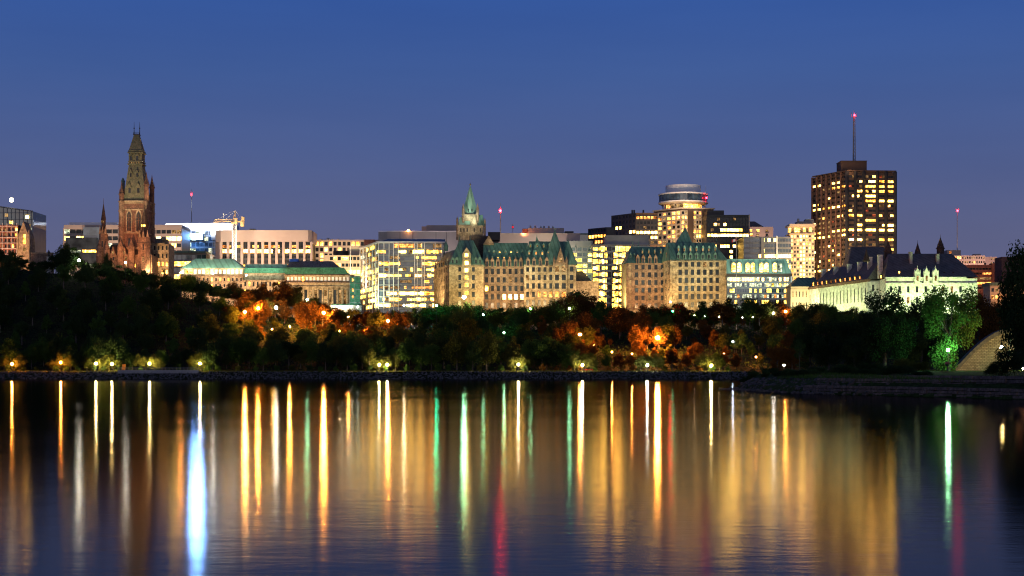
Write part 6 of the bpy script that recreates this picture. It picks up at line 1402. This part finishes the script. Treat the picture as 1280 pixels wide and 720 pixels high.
for px, top, Y, rp, lb in ((1126, 449, 285, 18, 'wide clipped bush left of the park lamp'), (1150, 451, 279, 13, 'rounded clipped bush nearest the park lamp'), (1258, 436, 247, 23, 'large dark bush in front of the concrete shell'), (1090, 453, 296, 17, 'low dark bush behind the stone wall below the big dense tree'), (1055, 456, 300, 15, 'flat bush above the left part of the stone wall'),
                       (1022, 458, 312, 15, 'low bush right of the thin young tree'), (962, 459, 340, 13, 'small bush near the tip of the near point'), (940, 463, 352, 11, 'lowest bush at the rocky tip'), (1240, 452, 244, 10, 'small bush at the foot of the large dark one'), (978, 464, 318, 13, 'bush hanging over the bank left of the young tree')):
    special('nearshrub', px, top, Y, rp, 'dark' if px > 1160 or px < 1100 else 'olive', lb, True)

# dark bushes that soften the edge above the stone wall
px = 934
while px < 1172:
    Y = lerp_tab([(918, 345), (960, 322), (1000, 294), (1100, 275), (1200, 256)], px)+trng.uniform(0, 3); x = X(px, Y); z = point_z(x, Y)-.2
    mk = min(MARK, key=lambda m: abs(m[0]-px))[1]; h = trng.uniform(.9, 2.1)
    plant('nearshrub', x, Y, z, h, h*trng.uniform(.9, 1.4), 'dark', '%s dark bush along the stone wall edge, below %s' % ('low' if h < 1.5 else 'taller', mk), 'trees on the near point'); px += trng.uniform(9, 17)
# ------------------------------------------------------------------ small things on the banks
def bank_bits():
    Y = 644.6; r = empty('barrier', (X(195, Y), Y, ground(0, 645.5)), 'long low pale barrier with railing along the waterfront path', 'barrier')
    z = 3.0; x0, x1 = X(147, Y), X(248, Y); MB().box(x0, x1, Y, Y+.35, z-.8, Z(462.4, Y)).build('low_wall', M['concrete_grey'], r)
    n = MB()
    for i in range(23): xx = x0+(x1-x0)*i/22; n.bar((xx, Y+.2, Z(462.4, Y)), (xx, Y+.2, Z(459.4, Y)), .05)
    for py in (459.4, 460.8): n.bar((x0, Y+.2, Z(py, Y)), (x1, Y+.2, Z(py, Y)), .04)
    n.build('railing', M['grey_metal'], r)
    Y = 651; x = X(154.5, Y); r = empty('utility_box', (x, Y, 3.1), 'upright orange box beside the path between two yellow lamps', 'box'); m = surf('orange_paint', (.5, .2, .03), (.6, .26, .05), 1)
    MB().box(x-.55, x+.55, Y, Y+.7, 3.0, Z(456, Y)).build('cabinet', m, r); MB().box(x-.62, x+.62, Y-.07, Y+.77, Z(456, Y)+.002, Z(455.4, Y)).build('lid', m, r); MB().box(x-.42, x+.42, Y-.05, Y-.002, 3.3, Z(456.8, Y)).build('door', m, r)
    Y = 651; x = X(735.5, Y); z = 3.12; r = empty('park_bench', (x, Y, z), 'red bench on the waterfront path next to a lamp', 'bench'); m = surf('red_paint', (.32, .03, .02), (.42, .05, .03), 1)
    n = MB()
    for i in range(3): n.box(x-1.9, x+1.9, Y+.02+i*.17, Y+.16+i*.17, z+.43, z+.48)
    n.build('seat', m, r); n = MB()
    for i in range(3): n.box(x-1.9, x+1.9, Y+.55, Y+.6, z+.58+i*.15, z+.7+i*.15)
    n.build('backrest', m, r)
    for s in (-1.6, 1.6): MB().box(x+s-.05, x+s+.05, Y+.05, Y+.5, z-.1, z+.43).box(x+s-.04, x+s+.04, Y+.48, Y+.55, z-.1, z+1.0).build('leg', M['dark'], r)
bank_bits()
def shell():
    Y = 318; k = Y/FPX; r = empty('concrete_shell', (X(1228, Y), Y, point_z(X(1228, Y), Y)), 'curved concrete shell canopy rising to the right, lit warm from the front', 'canopy')
    prof = [(1193, 461.5), (1200, 457), (1208, 451), (1216, 444), (1224, 437), (1232, 429.5), (1240, 422.5), (1247, 417.5), (1254, 414), (1260, 412.3), (1265, 413)]
    zb = Z(463.5, Y)-.3; n = MB(); th = .5
    def yy(px): t = (px-1193)/72; return Y+5.0*math.sin(math.pi*t)*.9
    for (a, pa), (c, pc) in zip(prof, prof[1:]):
        ya, yc = yy(a), yy(c); xa, xc = X(a, Y), X(c, Y); za, zc = Z(pa, Y), Z(pc, Y)
        n.hexa([(xa, ya, zb), (xc, yc, zb), (xc, yc+th, zb), (xa, ya+th, zb)], [(xa, ya-1.2*(za-zb)/8, za), (xc, yc-1.2*(zc-zb)/8, zc), (xc, yc+th-1.2*(zc-zb)/8, zc), (xa, ya+th-1.2*(za-zb)/8, za)])
    m, nt, out = mat('board_marked_concrete'); g = nd(nt, 'ShaderNodeNewGeometry'); br = nd(nt, 'ShaderNodeTexBrick', i_Scale=.8); br.inputs['Color1'].default_value = (.30, .27, .21, 1); br.inputs['Color2'].default_value = (.17, .15, .115, 1); br.inputs['Mortar'].default_value = (.07, .06, .05, 1); br.inputs['Mortar Size'].default_value = .03
    cx_ = nd(nt, 'ShaderNodeSeparateXYZ'); cm = nd(nt, 'ShaderNodeCombineXYZ'); nt.links.new(g.outputs['Position'], cx_.inputs[0]); nt.links.new(cx_.outputs['X'], cm.inputs['X']); nt.links.new(cx_.outputs['Z'], cm.inputs['Y']); nt.links.new(cm.outputs[0], br.inputs['Vector'])
    bs = nd(nt, 'ShaderNodeBsdfPrincipled', i_Roughness=.9); nt.links.new(br.outputs['Color'], bs.inputs['Base Color']); nt.links.new(bs.outputs[0], out.inputs['Surface'])
    n.build('shell_wall', m, r)
    n = MB()
    for (a, pa), (c, pc) in zip(prof, prof[1:]):
        ya, yc = yy(a)-1.2*(Z(pa, Y)-zb)/8, yy(c)-1.2*(Z(pc, Y)-zb)/8; xa, xc = X(a, Y), X(c, Y); za, zc = Z(pa, Y), Z(pc, Y)
        n.hexa([(xa, ya-.7, za-.55), (xc, yc-.7, zc-.55), (xc, yc+1.5, zc-.55), (xa, ya+1.5, za-.55)], [(xa, ya-.7, za+.35), (xc, yc-.7, zc+.35), (xc, yc+1.5, zc+.35), (xa, ya+1.5, za+.35)])
    n.build('rim', surf('dark_stained_concrete', (.05, .05, .05), (.13, .125, .12), 1.2), r)
    x1 = X(1265, Y); n = MB().hexa([(X(1258, Y), Y-.4, zb), (X(1261, Y), Y-.4, zb), (X(1261, Y), Y+.6, zb), (X(1258, Y), Y+.6, zb)], [(X(1262, Y), Y-2.2, Z(416, Y)), (x1+.4, Y-2.2, Z(416, Y)), (x1+.4, Y-1.0, Z(416, Y)), (X(1262, Y), Y-1.0, Z(416, Y))]); n.build('end_fin', M['concrete_grey'], r)
    n = MB().box(X(1186, Y), X(1262, Y), Y-7, Y+5, zb-.4, Z(463, Y)-.1); n.build('plinth', M['concrete'], r)
    # flower stand by the lamp
    Y = 288; x = X(1184, Y); z = point_z(x, Y); r = empty('planter', (x, Y, z), 'dark post planter with pale red flowers under the park lamp', 'planter'); n = MB().bar((x, Y, z-.1), (x, Y, z+.9), .06, .06, 6).bar((x, Y, z+.9), (x, Y, z+1.25), .18, .34, 10); n.build('stand', M['dark'], r); g_ = random.Random(3); n = MB()
    for i in range(40): n.ball((x+g_.gauss(0, .24), Y+g_.gauss(0, .24), z+1.35+abs(g_.gauss(0, .14))), .09, 6, 4)
    n.build('flowers', surf('red_flowers', (.3, .05, .05), (.5, .2, .18), 6), r)
shell()
def stone_wall():
    """dry-laid retaining wall in two steps along the near point"""
    g = random.Random(9); line = resample(EDGE[2:], 1.0, False)
    r = empty('retaining_wall', (60, 262, 0), 'two-tier dry stone retaining wall along the near point of land', 'wall')
    M['wall_stone'] = surf('dark_grey_wall_stone', (.085, .062, .048), (.25, .185, .14), .9, rough=.95, fine=3)
    for nm, inset, z0, z1, rows in (('lower_tier', .4, -.5, 1.55, 4), ('upper_tier', 3.2, 1.2, 3.35, 4)):
        n = MB(); L = [Vector(p) for p in line]; h = (z1-z0)/rows
        for k in range(rows):
            i = 0.0; N = len(L)-1.01
            while i < N:
                l = g.uniform(.7, 1.7); j = min(N, i+l-.05); a = L[int(i)].lerp(L[int(i)+1], i % 1); c = L[int(j)].lerp(L[int(j)+1], j % 1)
                t = (c-a).normalized(); nr = Vector((-t.y, t.x)); jit = g.uniform(-.12, .1); d0 = inset+jit+k*.06; za, zb = z0+h*k+g.uniform(0, .05), z0+h*(k+1)-.05+g.uniform(-.05, .02)
                q = [a+nr*d0, c+nr*d0, c+nr*(d0+1.1), a+nr*(d0+1.1)]
                n.hexa([(v.x, v.y, za) for v in q], [(v.x+nr.x*.05, v.y+nr.y*.05, zb) for v in q]); i += l
        n.build(nm, M['wall_stone'], r)
    n = MB()
    for i in range(420):
        t = g.random()**1.4; k = int(t*3.2); k = min(k, len(EDGE)-2); a, c = Vector(EDGE[k]), Vector(EDGE[k+1]); p = a.lerp(c, g.random()); tt = (c-a).normalized(); nr = Vector((-tt.y, tt.x)); d = g.uniform(-1.2, 4.0); p = p+nr*d
        rocks(n, g, (p.x, p.y, max(0.0, point_z(p.x, p.y)-.1 if d > 0 else .05)), g.uniform(.2, .6))
    for i in range(26): rocks(n, g, (46.0-g.random()*2.6, 334+g.uniform(-3, 3), .0), g.uniform(.2, .45))
    o = n.build('shore_rocks', M['rock_dark']); tag(o, 'dark rocks scattered along the edge and tip of the near point', 'rocks', kind='stuff')
stone_wall()
# grass and low weeds between the path and the trees
def weeds():
    g = random.Random(4); n = MB()
    for i in range(9000):
        x = g.uniform(-262, 96); y = g.uniform(645.8, 647.2) if g.random() < .5 else g.uniform(651, 657); z = ground(x, y); h = g.uniform(.2, .7); a = g.random()*3.14; w_ = .12
        n.quad((x-w_*math.cos(a), y-w_*math.sin(a), z), (x+w_*math.cos(a), y+w_*math.sin(a), z), (x+g.gauss(0, .12), y, z+h))
    o = n.build('bank_grass', LEAF['olive']); tag(o, 'rough grass and weeds along both sides of the waterfront path', 'grass', kind='stuff')
    n = MB()
    for i in range(26000):
        px = g.uniform(930, 1290); Y = g.uniform(232, 420); x = X(px, Y)
        if not (46 < x): continue
        z = point_z(x, Y)
        if z < 2.2: continue
        h = g.uniform(.06, .22); a = g.random()*3.14; w_ = .05; n.quad((x-w_*math.cos(a), Y-w_*math.sin(a), z-.25), (x+w_*math.cos(a), Y+w_*math.sin(a), z-.25), (x+g.gauss(0, .05), Y, z+h))
    o = n.build('lawn_grass', LEAF['green']); tag(o, 'short lawn grass on the near point', 'grass', kind='stuff')
weeds()
# woodland floor growth that fills the gaps between the trunks
def understory():
    g = random.Random(8); v = []; f = []
    for i in range(42000):
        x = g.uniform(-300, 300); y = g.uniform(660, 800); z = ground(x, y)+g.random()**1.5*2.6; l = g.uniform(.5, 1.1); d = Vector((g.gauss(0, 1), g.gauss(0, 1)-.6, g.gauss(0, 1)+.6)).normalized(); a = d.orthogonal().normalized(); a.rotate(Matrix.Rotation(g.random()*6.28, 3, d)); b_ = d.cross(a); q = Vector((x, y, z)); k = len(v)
        v += [tuple(q-a*l*.5), tuple(q+b_*l*.35), tuple(q+a*l*.5), tuple(q-b_*l*.35)]; f.append((k, k+1, k+2, k+3))
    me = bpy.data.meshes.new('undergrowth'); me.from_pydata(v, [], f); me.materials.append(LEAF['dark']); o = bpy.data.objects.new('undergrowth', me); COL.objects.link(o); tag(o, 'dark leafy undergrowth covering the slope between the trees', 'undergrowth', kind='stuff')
understory()
